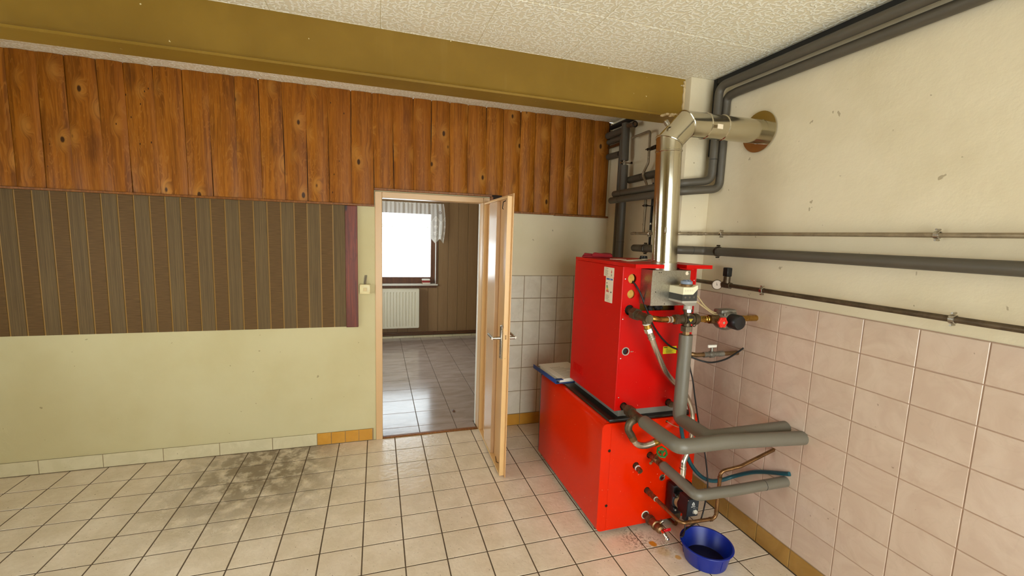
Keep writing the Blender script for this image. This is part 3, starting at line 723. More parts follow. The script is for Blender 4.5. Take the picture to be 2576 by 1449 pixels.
# battens under the slabs
trim = thing('trim_2', (0.97, -0.02, 1.93), 'dark brown battens closing the lower edge of the wood slabs', 'trim', kind='structure')
for (x0, x1, z0, y0) in ((XL + .002, 0.503, 1.9325, -0.036), (1.462, 2.03, 1.934, -0.036), (2.03, 2.56, 1.930, -0.040)):
    MB().box(x0, x1, y0, -0.0005, z0, z0 + 0.0155, 0.002).build('batten', 'trim_wood', trim)
MB().box(0.503, 1.452, -0.038, -0.0005, 2.060, 2.077, 0.002).build('batten', 'trim_wood', trim)
MB().box(1.440, 1.462, -0.036, -0.0005, 2.026, 2.060, 0.002).build('batten', 'trim_wood', trim)

# ------------------------------------------------------------------ doorway
dfm = thing('trim_1', (0.97, 0.0, 0.0), 'beige painted door frame round the open doorway', 'door frame', kind='structure')
MB().box(0.508, 0.562, -0.014, 0.05, 0.0, 2.052, 0.003).build('jamb', 'frame_paint', dfm)
MB().box(0.545, 0.562, 0.05, 0.13, 0.0, 2.02).build('lining', 'frame_paint', dfm)
MB().box(1.384, 1.462, -0.014, 0.05, 0.0, 2.052, 0.003).build('jamb', 'frame_paint', dfm)
MB().box(1.384, 1.396, 0.05, 0.10, 0.0, 2.02).build('lining', 'frame_paint', dfm)
MB().box(1.378, 1.396, 0.10, 0.135, 0.0, 2.02, 0.004).build('plaster_edge', 'reveal', dfm)
MB().box(0.5625, 1.3835, -0.014, 0.05, 2.006, 2.052, 0.003).build('head', 'frame_paint', dfm)
MB().box(0.5625, 1.3835, 0.05, 0.13, 2.006, 2.02).build('lining', 'frame_paint', dfm)
tag(MB().box(0.563, 1.383, -0.004, 0.028, -0.0025, 0.010, 0.002).build('trim_3', 'trim_wood', kind='structure'), 'worn brown threshold strip between the two floors', 'threshold')

H = Vector((1.382, -0.048, 0.0)); du = Vector((-0.0295, -0.9996, 0)); dn = Vector((0.9996, -0.0295, 0))
LM = Matrix(((du.x, dn.x, 0, H.x), (du.y, dn.y, 0, H.y), (0, 0, 1, 0), (0, 0, 0, 1)))   # leaf: u from the hinge, n away from the visible face, z
door = thing('door_1', tuple(H), 'beige painted door leaf standing open into the boiler room', 'door', kind='structure')
def dbox(*a, name, m, parent=None, **k):
    return MB().box(*a, **k).move(LM).build(name, m, parent or door)
dbox(-.012, .790, .0335, .0405, .008, 2.022, name='sheet', m='door_paint', bev=.0012)
dbox(.757, .765, .0, .0335, .012, 2.004, name='edge_rail', m='rail_paint', bev=.001)
dbox(.0, .010, .0, .0335, .012, 2.004, name='edge_rail', m='rail_paint', bev=.001)
dbox(.010, .757, .0, .0335, 1.992, 2.004, name='top_rail', m='rail_paint', bev=.001)
dbox(.010, .757, .0, .0335, .012, .022, name='bottom_rail', m='rail_paint', bev=.001)
dbox(.195, .450, .004, .0335, .0225, 1.9915, name='raised_panel', m='door_panel', bev=.003)
MB().tube([(.60, .030, 1.985), (.60, .012, 1.975), (.60, .008, 1.93), (.60, .014, 1.925)], .003, 8, .006).move(LM).build('hook', 'black', door)
MB().tube([(.62, .030, .03), (.62, .012, .04), (.62, .006, .085)], .0025, 8, .006).move(LM).build('hook', 'black', door)
dbox(.690, .7565, .002, .0333, .862, 1.098, name='lock_case', m='rail_paint', bev=.001)
pl = dbox(.694, .734, -.008, .002, .872, 1.108, name='backplate', m='steel', bev=.002)
dbox(.711, .7175, -.0084, -.0076, .905, .935, name='keyhole', m='black', parent=pl)
dbox(.690, .738, -.001, .014, 1.108, 1.112, name='plate_cap', m='chrome', parent=pl, bev=.001)
lever = MB().tube([(.712, -.004, 1.020), (.712, -.064, 1.020)], .0105, 16).move(LM).build('lever', 'steel', pl)
MB().tube([(.716, -.064, 1.020), (.590, -.066, 1.022)], .0105, 16).move(LM).build('grip', 'steel', pl)
pl2 = dbox(.694, .734, .0405, .0485, .872, 1.108, name='backplate', m='steel', bev=.002)
MB().tube([(.712, .048, 1.020), (.712, .100, 1.020)], .0105, 16).move(LM).build('lever', 'steel', pl2)
MB().tube([(.716, .100, 1.020), (.590, .102, 1.022)], .0105, 16).move(LM).build('grip', 'steel', pl2)
lk = MB().prism([(.010 + .010 * math.cos(a) + .006, (.985 + (.105 if math.sin(a) > 0 else -.105) + .010 * math.sin(a))) for a in [PI * k / 8 for k in range(9)] + [PI + PI * k / 8 for k in range(9)]], 'x', .765, .7662).move(LM).build('lock_plate', 'rail_paint', door)
dbox(.7662, .7675, .011, .021, 1.022, 1.052, name='latch', m='dull_brass', parent=lk)
dbox(.7662, .7666, .012, .020, .938, .978, name='bolt', m='rail_paint', parent=lk)
for z in (1.085, .885):
    MB().cyl((.7661, .016, z), (.7670, .016, z), .0035, n=10).move(LM).build('screw', 'brass', lk)
for z in (0.28, 1.75):
    MB().cyl((-.006, .020, z), (-.006, .020, z + .10), .009, n=12).move(LM).build('hinge', 'rail_paint', door)

# ------------------------------------------------------------------ far room
wf = holed_wall('wall_far', 'y', FY1 + .006, FY1 + .25, FX0 - .1, FX1 + .1, -0.1, FCEIL, (0.25, 1.4509, 0.8997, 2.12), 'far_gap', 'far wall of brown vertical boards around the window')
wx0, wx1, wz0, wz1 = 0.25, 1.4509, 0.8997, 2.12
k = -9
edges = [1.3245 + 0.1637 * k for k in range(-15, 8)]
for x0, x1 in zip(edges[:-1], edges[1:]):
    x0 = max(x0, FX0); x1 = min(x1, FX1)
    for (z0, z1) in (((0.045, wz0 - .03), (wz1, FCEIL)) if (x0 < wx1 - .02 and x1 > wx0 + .02) else ((0.045, FCEIL),)):
        a, b = x0, x1
        if len(((0, 0),)) and z0 == 0.045 and z1 == FCEIL and a < wx1 < b: a = wx1 + 0.002
        MB().box(a + .0016, b - .0016, FY1 - .008, FY1 + .0055, z0, z1, .002).build('plank', 'far_panel', wf)
wfr = tag(MB().box(FX1, FX1 + .12, FY0, FY1 + .1, -0.1, FCEIL).build('wall_far_right', 'far_wall', kind='structure'), 'right side wall of the far room', 'wall')
holed_wall('wall_far_left', 'x', FX0 - .12, FX0, FY0, FY1 + .1, -0.1, FCEIL, (1.4, 2.6, 1.0, 2.1), 'far_wall', 'left side wall of the far room with an added window')
window('added_window_4', 'x', FX0 - .05, 1.4, 2.6, 1.0, 2.1, 'added brown framed side window of the far room')  # added opening that goes with the far room's fill
bf = tag(MB().box(FX0, FX1, FY1 - .012, FY1 + .004, 0.0, 0.038).build('baseboard_far', 'wall_grout', kind='structure'), 'white tiled skirting of the far room', 'baseboard')
for (x0, x1) in clip_spans(FX0, FX1, [1.4163 + 0.327 * k for k in range(-8, 4)]):
    tile(bf, 'skirting_tile', (x0 + x1) / 2, FY1 - .011, 0.019, x1 - x0 - .004, 0.036, 0.006, 'white_tile', SOUTH)
tag(MB().box(1.40, FX1, FY0 + .001, FY0 + .014, 0.0, 0.075, .002).build('baseboard_far', 'white_tile', kind='structure'), 'short white skirting behind the right door jamb', 'baseboard')
for i, (z, lab) in enumerate(((0.078, 'upper brown heating pipe along the far skirting'), (0.046, 'lower brown heating pipe along the far skirting'))):
    p = thing('heating_pipe', (0.6, FY1 - .03, 0.0964 if i == 0 else 0.0647), lab, 'pipe', 'pipes along the far skirting')
    zz = ORG[p].z
    MB().cyl((FX0, FY1 - .03, zz), (FX1, FY1 - .03, zz), .0085, n=12).build('tube', 'far_pipe', p)
    MB().cyl((1.4101, FY1 - .03, zz), (1.4497, FY1 - .03, zz), .0115, n=12).build('socket', 'far_pipe', p)
    MB().box(1.4101, 1.4299, FY1 - .03, FY1 - .008, zz - .004, zz + .004).build('clip', 'far_pipe', p)

win = thing('window_1', (0.85, FY1 + .1, wz0), 'bright brown framed window at the end of the far room', 'window', kind='structure')
wy = FY1 + .13
gx0, gx1, gz0, gz1 = 0.33, 1.3770, 1.0019, 2.045
MB().box(gx1, wx1, wy - .03, wy + .05, wz0, wz1).build('frame_stile', 'win_frame', win)
MB().box(wx0, gx0, wy - .03, wy + .05, wz0, wz1).build('frame_stile', 'win_frame', win)
MB().box(gx0, gx1, wy - .03, wy + .05, wz0, gz0).build('frame_rail', 'win_frame', win)
MB().box(gx0, gx1, wy - .03, wy + .05, gz1, wz1).build('frame_rail', 'win_frame', win)
MB().box(gx0, gx1, wy + .0, wy + .006, gz0, gz1).build('pane', 'glass', win)
MB().box(wx1 - .004, wx1 + .001, FY1 - .006, wy - .03, wz0, wz1).build('reveal', 'reveal', win)
MB().box(wx0 - .001, wx0 + .004, FY1 - .006, wy - .03, wz0, wz1).build('reveal', 'reveal', win)
MB().box(wx0 - .03, wx1 + .03, FY1 - .045, wy - .03, wz0 - .022, wz0 + .001, .003).build('sill', 'sill', win)
MB().box(wx0 - .03, wx1 + .01, FY1 - .018, FY1 - .008, wz0 - .062, wz0 - .022, .002).build('apron', 'win_frame', win)
MB().box(wx1 - .0, wx1 + .022, FY1 - .018, FY1 - .008, wz0 + .001, wz1).build('architrave', 'win_frame', win)

# lace valance
cur = thing('lace_curtain', (0.85, FY1 - .07, 1.6004), 'short white lace valance hung across the far window', 'curtain')
cz = 2.2121; cx0, cx1 = 0.16, 1.5576
mb = MB(); nx, nz = 260, 26; uvs = []
for j in range(nz + 1):
    for i in range(nx + 1):
        fx = i / nx; X_ = cx0 + (cx1 - cx0) * fx; u = (cx1 - X_) / 0.138 + 0.55
        tri = abs((u % 1.0) - 0.5); depth = 0.665 - 0.16 * tri - 0.02
        v = depth * j / nz
        fold = math.sin(X_ * 48 + 1.3 * math.sin(X_ * 13)) * 0.012 * (0.35 + 0.65 * j / nz) + 0.006 * math.sin(X_ * 95)
        swing = 0.03 * max(0.0, (X_ - (cx1 - .16)) / .16) * math.sin(PI * j / nz)
        mb.v.append(Vector((X_ + swing, FY1 - .075 + fold, cz - v))); uvs.append((u, v))
for j in range(nz):
    for i in range(nx):
        a = j * (nx + 1) + i; mb.f.append((a, a + 1, a + nx + 2, a + nx + 1))
net = mb.build('net', 'lace', cur, angle=180)
ul = net.data.uv_layers.new(name='UVMap')
for lp in net.data.loops: ul.data[lp.index].uv = uvs[lp.vertex_index]
MB().cyl((cx0, FY1 - .07, cz - .012), (cx1 - .03, FY1 - .07, cz - .012), .006, n=10).build('rod', 'reveal', cur)
MB().torus((1.4945, FY1 - .10, 2.0671), (0, 1, .1), .017, .0035, 20, 6).build('ring', 'far_pipe', cur)

# radiator
rad = thing('radiator', (0.75, FY1 - .1, 0.1900), 'white ribbed panel radiator under the far window', 'radiator')
rx0, rx1, rz0, rz1 = 0.20, 1.1656, 0.1900, 0.8208
ry = FY1 - .115
prof = []; x = rx0 + .03; pit = 0.0485
prof.append((rx0, ry))
while x < rx1 - .05:
    prof += [(x, ry), (x + .004, ry + .007), (x + .013, ry + .007), (x + .017, ry)]; x += pit
prof.append((rx1, ry))
mb = MB(); zs = (rz0 + .03, rz0 + .036, rz1 - .046, rz1 - .04)
rings = []
for (z, full) in ((rz0, 0), (rz0 + .03, 0), (rz0 + .042, 1), (rz1 - .052, 1), (rz1 - .04, 0), (rz1, 0)):
    rings.append([(px, py if full else ry, z) for px, py in prof] + [(rx1, ry + .018, z), (rx0, ry + .018, z)])
mb.ringed(rings).build('front_panel', 'radiator', rad, angle=20)
MB().box(rx0, rx1, ry + .055, ry + .072, rz0, rz1 - .01).build('rear_panel', 'radiator', rad)
gr = MB().box(rx0 - .004, rx1 + .004, ry - .002, ry + .078, rz1, rz1 + .012, .003).build('top_grille', 'radiator', rad)
MB().box(rx1, rx1 + .006, ry, ry + .075, rz0 + .01, rz1, .002).build('side_cover', 'radiator', rad)
MB().box(rx0 - .006, rx0, ry, ry + .075, rz0 + .01, rz1, .002).build('side_cover', 'radiator', rad)
for xb in (rx0 + .15, rx1 - .15):
    MB().box(xb, xb + .03, ry + .072, FY1 - .0085, rz0 + .1, rz1 - .1).build('bracket', 'radiator', rad)
by = FY1 + .01
for (z0, h, w, m, lab) in ((0.0, .028, .135, 'book_brown', 'small tan book at the bottom of the sill stack'), (.028, .030, .128, 'book_red', 'small red book in the middle of the sill stack'), (.058, .022, .130, 'book_white', 'small white book topmost of the sill stack')):
    bx = 1.2936
    bk = thing('book', (bx, by, wz0 + .001 + z0), lab, 'book', 'books on the far window sill')
    zb = wz0 + .001 + z0; d = random.uniform(-.006, .006)
    MB().box(bx - w / 2 + d, bx + w / 2 + d, by - .04, by + .05, zb, zb + .004, .001).build('cover', m, bk)
    MB().box(bx - w / 2 + d, bx + w / 2 + d, by - .04, by + .05, zb + h - .004, zb + h, .001).build('cover', m, bk)
    MB().box(bx - w / 2 + d, bx - w / 2 + .004 + d, by - .04, by + .05, zb + .004, zb + h - .004).build('spine', m, bk)
    MB().box(bx - w / 2 + .004 + d, bx + w / 2 - .004 + d, by - .037, by + .047, zb + .004, zb + h - .004).build('pages', m if m == 'book_red' else 'paper', bk)

# ------------------------------------------------------------------ on the back wall, left
wp = thing('wall_panel', (-0.3, 0.0, 0.972), 'striped brown grasscloth panel with a red stained board at its right edge', 'wall panel')
x1 = 0.284; k = 0
MB().box(XL + .002, 0.284, -0.004, -0.0005, 0.975, 1.9315).build('backing', 'bead', wp)
while x1 > XL + .12:
    x0 = x1 - 0.0815
    MB().box(x0, x1, -0.0075, -0.004, 0.975, 1.9315, .0008).build('strip', 'stripe_v' if k % 2 == 0 else 'stripe_h', wp)
    x1 = x0 - 0.0085; k += 1
MB().box(0.2865, 0.377, -0.019, -0.0005, 0.972, 1.9318, .0025).build('edge_board', 'red_board', wp)
sw = thing('light_switch', (0.430, 0.0, 1.241), 'yellowed square surface switch beside the door frame', 'light switch')
hs = MB().box(0.390, 0.470, -0.034, -0.0005, 1.241, 1.318, .004, 2).build('housing', 'switch', sw)
MB().box(0.416, 0.443, -0.040, -0.034, 1.264, 1.290, .0015).build('rocker', 'rocker', sw)
MB().box(0.411, 0.448, -0.036, -0.0338, 1.259, 1.295, .001).build('bezel', 'switch', sw)
for sx in (.398, .462):
    for sz in (1.249, 1.310):
        MB().cyl((sx, -.0335, sz), (sx, -.0355, sz), .0035, n=10).build('screw', 'rocker', sw)
cb = MB()
for dx in (-.0055, .0055):
    cb.spline([(0.430 + dx, -.018, 1.317), (0.4305 + dx, -.010, 1.335), (0.433 + dx, -.006, 1.36), (0.437 + dx, .003, 1.389)], .005, 8, 5)
cb.build('cable', 'cable_grey', sw)

# ------------------------------------------------------------------ hot water tank (below) and boiler (on top)
def holed_plate(outer, holes, y0, y1, n=20):
    """a plate in the XZ plane between y0 and y1 with round holes (cx, cz, r)"""
    bm = bmesh.new(); edges = []
    for loop in [outer] + [[(cx + r * math.cos(2 * PI * k / n), cz + r * math.sin(2 * PI * k / n)) for k in range(n)] for cx, cz, r in holes]:
        vs = [bm.verts.new((x, y0, z)) for x, z in loop]
        edges += [bm.edges.new((vs[i], vs[(i + 1) % len(vs)])) for i in range(len(vs))]
    res = bmesh.ops.triangle_fill(bm, edges=edges, use_beauty=True, use_dissolve=False)
    fs = [f for f in bm.faces]
    ext = bmesh.ops.extrude_face_region(bm, geom=fs)
    for v in [g for g in ext['geom'] if isinstance(g, bmesh.types.BMVert)]: v.co.y = y1
    return MB().bm(bm)

tank = thing('hot_water_tank', (2.075, -1.05, 0.0), 'orange-red floor-standing water tank with black top, under the red boiler', 'water tank')
MB().box(1.765, 2.385, -1.500, -0.575, 0.020, 0.050, .003).build('base_frame', 'grey_frame', tank)
for (x, y) in ((1.778, -1.488), (2.370, -1.488), (1.778, -0.59), (2.370, -0.59)):
    MB().cyl((x, y, 0.0005), (x, y, 0.02), .011, n=12).build('foot', 'screw', tank)
MB().box(1.770, 2.395, -1.538, -0.57, 0.045, 0.690, .004).build('carcass', 'orange', tank)
MB().prism([(1.750, .040), (1.750, .640), (1.753, .662), (1.762, .682), (1.778, .695), (1.800, .700), (1.800, .694), (1.782, .688), (1.769, .678), (1.764, .640), (1.764, .040)], 'y', -1.540, -0.580).build('side_panel', 'orange', tank)
MB().box(1.751, 1.771, -0.580, -0.560, 0.040, 0.690, .002).build('rear_edge', 'slab', tank)
MB().prism([(2.398, .04), (2.398, .64), (2.385, .69), (2.36, .70), (2.36, .694), (2.376, .685), (2.386, .64), (2.386, .04)], 'y', -1.538, -0.57).build('side_panel', 'orange', tank)
MB().box(1.800, 2.362, -1.538, -0.57, 0.688, 0.6995).build('top_plate', 'slab', tank)
MB().box(1.786, 2.342, -1.556, -0.555, 0.6996, 0.716, .003, 2).build('black_top', 'slab', tank)
rr = .030; xL, xS, zB, zT = 1.744, 1.803, .030, .692
cor = [(xS, zB), (xS, zT)] + [(xL + rr + rr * math.cos(a), zT - rr + rr * math.sin(a)) for a in [PI / 2 + PI / 2 * k / 6 for k in range(7)]] + [(xL + rr + rr * math.cos(a), zB + rr + rr * math.sin(a)) for a in [PI + PI / 2 * k / 6 for k in range(7)]]
edge = MB().prism(cor, 'y', -1.557, -1.541).build('front_edge_panel', 'orange', tank)
for z in (.529, .189):
    MB().lathe([(.0085, 0), (.0085, .002), (.006, .0045), (.0001, .005)], (1.797 if z > .3 else 1.799, -1.557, z), (0, -1, 0), 14).build('screw', 'dark_screw', edge)
mp = [(1.8045, zB), (2.30, zB)] + [(2.30 + .012 * math.sin(a), zB + .012 - .012 * math.cos(a)) for a in ()] + [(2.398, zB), (2.398, zT), (1.8045, zT)]
tholes = [(2.074, .468, .021), (1.982, .414, .021), (2.174, .311, .019), (2.072, .244, .020), (2.073, .084, .024), (2.176, .668, .0085)]
front = holed_plate(mp, tholes, -1.556, -1.541).build('front_panel', 'orange', tank, angle=30)
for (x, z, r) in tholes:
    MB().cyl((x, -1.5385, z), (x, -1.543, z), r * 1.15, n=16).build('port', 'dark_hole', front)
MB().torus((2.174, -1.557, .311), (0, 1, 0), .0175, .003, 18, 6).build('port_rim', 'pump_body', front)
MB().torus((2.073, -1.557, .084), (0, 1, 0), .0235, .0035, 18, 6).build('port_rim', 'white_handle', front)
MB().spline([(2.174, -1.545, .318), (2.176, -1.566, .322), (2.180, -1.572, .335), (2.186, -1.571, .348)], .002, 6, 4).build('sensor_wire', 'cable_beige', front)
st = MB().cyl((1.982, -1.545, .414), (1.982, -1.566, .412), .017, n=14)
stub = st.build('stub', 'rust', tank)
MB().cyl((1.982, -1.566, .412), (1.982, -1.606, .403), .0165, n=6).build('plug', 'dull_brass', stub)
MB().cyl((1.982, -1.574, .410), (1.982, -1.580, .409), .0175, n=16).build('sealing_ring', 'white_ink', stub)

boiler = thing('boiler', (2.0701, -1.2289, 0.7160), 'bright red steel boiler standing on the orange water tank', 'boiler')
bf0 = -1.5350; bb0 = -0.9304
MB().box(1.8558, 2.292, -1.526, bb0 - .02, 0.7165, 0.7576, .002).build('plinth', 'plinth', boiler)
for i, (x, y) in enumerate(((1.862, -1.0), (1.862, -1.30))):
    MB().box(x - .004, x + .012, y - .02, y + .02, .7166, .730, .002).build('plinth_bracket', 'screw', boiler)
# casing: left side, right side, back, top
cas = MB()
cas.box(1.8262, 1.8262 + .004, bf0 - .002, bb0, 0.7571, 1.5904)
cas.build('side_panel', 'red', boiler)
MB().box(2.3150, 2.3189, bf0 - .002, bb0, 0.7571, 1.5904).build('side_panel', 'red', boiler)
MB().box(1.8300, 2.3150, bb0 - .004, bb0, 0.7571, 1.5904).build('back_panel', 'red', boiler)
MB().box(1.8300, 2.3150, bf0 + .012, bb0 - .004, 0.7571, 0.7604).build('bottom_panel', 'plinth', boiler)
MB().box(1.8300, 2.3150, -1.4011, -1.3963, 0.7643, 1.5870).build('inner_panel', 'wool', boiler)
fo = [(1.8319, 0.7571), (2.3131, 0.7571), (2.3131, 1.5904), (2.1964, 1.5904), (2.1964, 1.4148), (2.1868, 1.4148), (2.1868, 1.3402), (1.9477, 1.3402), (1.9477, 1.5904), (1.8319, 1.5904)]
bholes = [(1.8883, 1.5239, 0.0277), (1.8874, 1.4368, 0.0254), (1.8826, 1.3469, 0.0297), (1.8730, 1.1077, 0.0206), (1.8845, 0.7815, 0.0225), (2.1926, 0.7777, 0.0225)]
MB().cyl((1.8290, bf0 + .001, 0.7572), (1.8290, bf0 + .001, 1.5903), .0042, n=12).build('corner_bead', 'red', boiler)
MB().cyl((2.3160, bf0 + .001, 0.7572), (2.3160, bf0 + .001, 1.5903), .0042, n=12).build('corner_bead', 'red', boiler)
bfront = holed_plate(fo, bholes, bf0, bf0 + .010).build('front_panel', 'red', boiler, angle=30)
MB().box(1.8702, 1.8845, bf0 - .0004, bf0 + .0005, 0.7572, 0.7815).build('slot', 'dark_hole', bfront)
for i, (x, z, r) in enumerate(bholes[:2]):
    MB().lathe([(.0001, .012), (r * .6, .010), (r * 1.02, .002), (r * 1.02, -.004)], (x - (r * .22 if i == 0 else 0), bf0 + .016, z), (0, -1, 0), 20).build('insulation_plug', 'wool', bfront)
for (x, z, r) in bholes[2:]:
    MB().cyl((x, bf0 + .012, z), (x, bf0 + .016, z), r * 1.15, n=16).build('port', 'dark_hole', bfront)
MB().torus((1.8749, bf0 - .001, 1.1077), (0, 1, 0), 0.0215, 0.0033, 24, 6).build('grommet', 'pale_grey', bfront)
MB().cyl((1.9190, bf0, 1.1058), (1.9190, bf0 - .006, 1.1058), .003, n=10).build('screw', 'screw', bfront)
MB().cyl((1.9094, bf0, 1.1049), (1.9094, bf0 - .004, 1.1049), .0035, n=10).build('screw', 'screw', bfront)
for (x, z) in ((1.8443, 1.5229), (1.8443, 1.2952), (1.8462, 1.0666), (1.8491, 0.8351), (2.3055, 1.5153)):
    MB().lathe([(.0045, 0), (.004, .002), (.0001, .003)], (x, bf0, z), (0, -1, 0), 10).build('screw', 'screw', bfront)
wl = MB()
for i in range(7):
    wl.ball((2.0318 + .02 * i * .6 + random.uniform(-.01, .01), bf0 + random.uniform(.005, .03), 1.3526 + random.uniform(-.008, .012)), random.uniform(.010, .020), 8, 6)
wl.build('loose_wool', 'dark_hole', boiler, kind='stuff')
lid = MB().prism([(1.8262, -1.6546), (2.0031, -1.6546), (2.0031, -1.5159), (2.1486, -1.5159), (2.1486, -1.6546), (2.3208, -1.6546), (2.3208, -0.9285), (1.8262, -0.9285)], 'z', 1.5923, 1.6125).build('lid', 'red', boiler)
fbx = thing  # (flue box is part of the boiler)
fb = MB().box(1.9419, 2.1907, -1.6402, -1.4872, 1.3861, 1.5832, .0015).build('flue_box', 'galv', boiler)
for (x, z) in ((1.9840, 1.5698), (1.9955, 1.5698), (1.9697, 1.4627), (2.0318, 1.3966), (2.1754, 1.5698)):
    MB().cyl((x, -1.6402, z), (x, -1.6402 - .002, z), .0028, n=8).build('rivet', 'dark_screw', fb)
MB().cyl((2.1658, -1.6402, 1.5669), (2.1658, -1.6402 - .0006, 1.5669), .011, n=14).build('tag', 'sticker', fb)
MB().cyl((2.0481, -1.5895, 1.5813), (2.0481, -1.5895, 1.6234), 0.0694, n=32).build('flue_collar', 'galv', boiler)
for i in range(9):
    y0 = -0.9782 - i * 0.0161
    MB().box(1.8262 - .0006, 1.8262 + .0005, y0 - .0022, y0 + .0022, 0.8312, 0.8886).build('vent_slot', 'slot_red', boiler)
    MB().box(1.8262 - .0022, 1.8262 + .0005, y0 - .0040, y0 - .0022, 0.8312, 0.8886).build('louvre', 'red', boiler)
# labels on the boiler
sx = 1.8262 - .0007
s1 = MB().box(sx, sx + .001, -1.441, -1.326, 1.5215, 1.5755).build('info_label', 'sticker', boiler)
pr = MB(); pr.box(sx - .0003, sx, -1.375, -1.336, 1.5665, 1.5695)
for i in range(9):
    pr.box(sx - .0003, sx, -1.336 - random.uniform(.022, .04), -1.336, 1.559 - i * .0041, 1.5605 - i * .0041)
pr.build('print', 'grey_ink', s1)
pf = MB(); pf.prism([(-1.418, 1.543), (-1.410, 1.543), (-1.409, 1.552), (-1.414, 1.565), (-1.419, 1.552)], 'x', sx - .0003, sx).build('flame_symbol', 'g5', s1)
MB().torus((sx - .0001, -1.414, 1.532), (1, 0, 0), .0075, .0006, 20, 4).build('badge', 'grey_ink', s1)
MB().box(sx - .0003, sx, -1.4165, -1.4115, 1.528, 1.536).build('badge_mark', 'ink', s1)
s2 = MB().box(sx, sx + .001, -1.4385, -1.352, 1.370, 1.5205).build('energy_label', 'sticker', boiler)
MB().box(sx - .0003, sx, -1.431, -1.362, 1.502, 1.512).build('header', 'blue_ink', s2)
text('ENERG', .0085, (sx - .0004, -1.4035, 1.507), (PI / 2, 0, -PI / 2), 'white_ink', s2)
MB().box(sx - .0003, sx, -1.371, -1.364, 1.479, 1.486).build('class_mark', 'ink', s2)
for i, c in enumerate(('g1', 'g1', 'g2', 'g3', 'g4', 'g5', 'g5')):
    MB().prism([(-1.364, 1.4690 - i * .0058), (-1.377 - i * .0028, 1.4690 - i * .0058), (-1.380 - i * .0028, 1.4668 - i * .0058), (-1.377 - i * .0028, 1.4646 - i * .0058), (-1.364, 1.4646 - i * .0058)], 'x', sx - .0003, sx).build('class_arrow', c, s2)
MB().prism([(-1.425, 1.4365), (-1.416, 1.4365), (-1.412, 1.4325), (-1.416, 1.4285), (-1.425, 1.4285)], 'x', sx - .0003, sx).build('rating_arrow', 'ink', s2)
pr = MB()
for i in range(8):
    pr.box(sx - .0003, sx, -1.362 - random.uniform(.028, .045), -1.362, 1.412 - i * .0038, 1.4132 - i * .0038)
pr.box(sx - .0003, sx, -1.415, -1.372, 1.3775, 1.379)
pr.build('print', 'grey_ink', s2)
yy = bf0 - .0007
s3 = MB().box(2.1266, 2.2194, yy, yy + .001, 1.0795, 1.1240, .0004).build('yellow_label', 'yellow_sticker', boiler)
pr = MB(); pr.box(2.1304, 2.1543, yy - .0003, yy, 1.1154, 1.1206).box(2.1567, 2.1586, yy - .0003, yy, 1.1154, 1.1206)
pr.box(2.1481, 2.1610, yy - .0003, yy, 1.1072, 1.1092)
for i in range(5):
    pr.box(2.1481, 2.1481 + random.uniform(.03, .06), yy - .0003, yy, 1.1010 - i * .0042, 1.1023 - i * .0042)
pr.build('print', 'ink', s3)
MB().torus((2.1385, yy, 1.0958), (0, 1, 0), .008, .0004, 24, 4).build('stamp', 'grey_ink', s3)

# things lying on the boiler and the tank
ca = thing('cap', (2.168, -1.215, 1.6126), 'small black round cap on the back of the boiler lid', 'cap')
MB().lathe([(.026, 0), (.026, .016), (.023, .018), (.023, .027), (.0001, .028)], (2.168, -1.215, 1.6126), (0, 0, 1), 20).build('knob', 'black', ca)
MB().spline([(2.150, -1.226, 1.618), (2.13, -1.23, 1.626), (2.118, -1.232, 1.621), (2.112, -1.234, 1.6145)], .0012, 6, 4).build('lead', 'black', ca)
def pad(x0, x1, y0, y1, z0, h, fx, fy, amp, seed):
    """a soft slab: rounded edges, uneven top"""
    mb = MB(); nx, ny = 16, 10; rnd = random.Random(seed); top = []; ph = [rnd.uniform(0, 6) for _ in range(4)]
    rings = []
    for k in range(10):
        a = PI * k / 9 - PI / 2; ex = .5 + .5 * math.cos(a) ; zz = z0 + h * (.5 + .5 * math.sin(a))
        ins = (1 - math.cos(a)) * h * .55
        ring = []
        pts = [(x0 + (x1 - x0) * i / nx, y0) for i in range(nx)] + [(x1, y0 + (y1 - y0) * i / ny) for i in range(ny)] + [(x1 - (x1 - x0) * i / nx, y1) for i in range(nx)] + [(x0, y1 - (y1 - y0) * i / ny) for i in range(ny)]
        cx, cy = (x0 + x1) / 2, (y0 + y1) / 2
        for (px, py) in pts:
            qx = cx + (px - cx) * (1 - 2 * ins / (x1 - x0)); qy = cy + (py - cy) * (1 - 2 * ins / (y1 - y0))
            w = amp * math.sin(px * fx + ph[0]) * math.cos(py * fy + ph[1]) * (zz - z0) / h
            ring.append((qx + w * .6, qy + w * .4, max(zz + w, z0)))
        rings.append(ring)
    return mb.ringed(rings)
tw = thing('towel', (1.965, -1.02, 1.6127), 'crumpled crimson towel folded on the left of the boiler lid', 'towel')
M1 = Matrix.Translation((1.93, -0.985, 0)) @ Matrix.Rotation(math.radians(-28), 4, 'Z')
pad(-.075, .035, -.045, .05, 1.6128, .013, 40, 50, .004, 3).move(M1).build('lower_fold', 'towel', tw, angle=80)
pad(-.01, .125, -.05, .05, 1.6128, .030, 35, 30, .006, 4).move(M1).build('upper_fold', 'towel', tw, angle=80)
pad(-.066, .02, -.03, .055, 1.6262, .012, 30, 60, .004, 8).move(M1).build('upper_fold', 'towel', tw, angle=80)
def sheet(pts0, pts1, t=.0012):
    rings = [[a, b, (b[0], b[1], b[2] + t), (a[0], a[1], a[2] + t)] for a, b in zip(pts0, pts1)]
    return MB().ringed(rings)
bk = thing('booklet', (2.06, -1.30, 1.6127), 'white open booklet curling up on the boiler lid', 'booklet')
L0 = [(1.94, -1.385, 1.6130), (1.985, -1.372, 1.6150), (2.04, -1.353, 1.6170), (2.10, -1.332, 1.6200), (2.150, -1.312, 1.6240), (2.168, -1.302, 1.6200)]
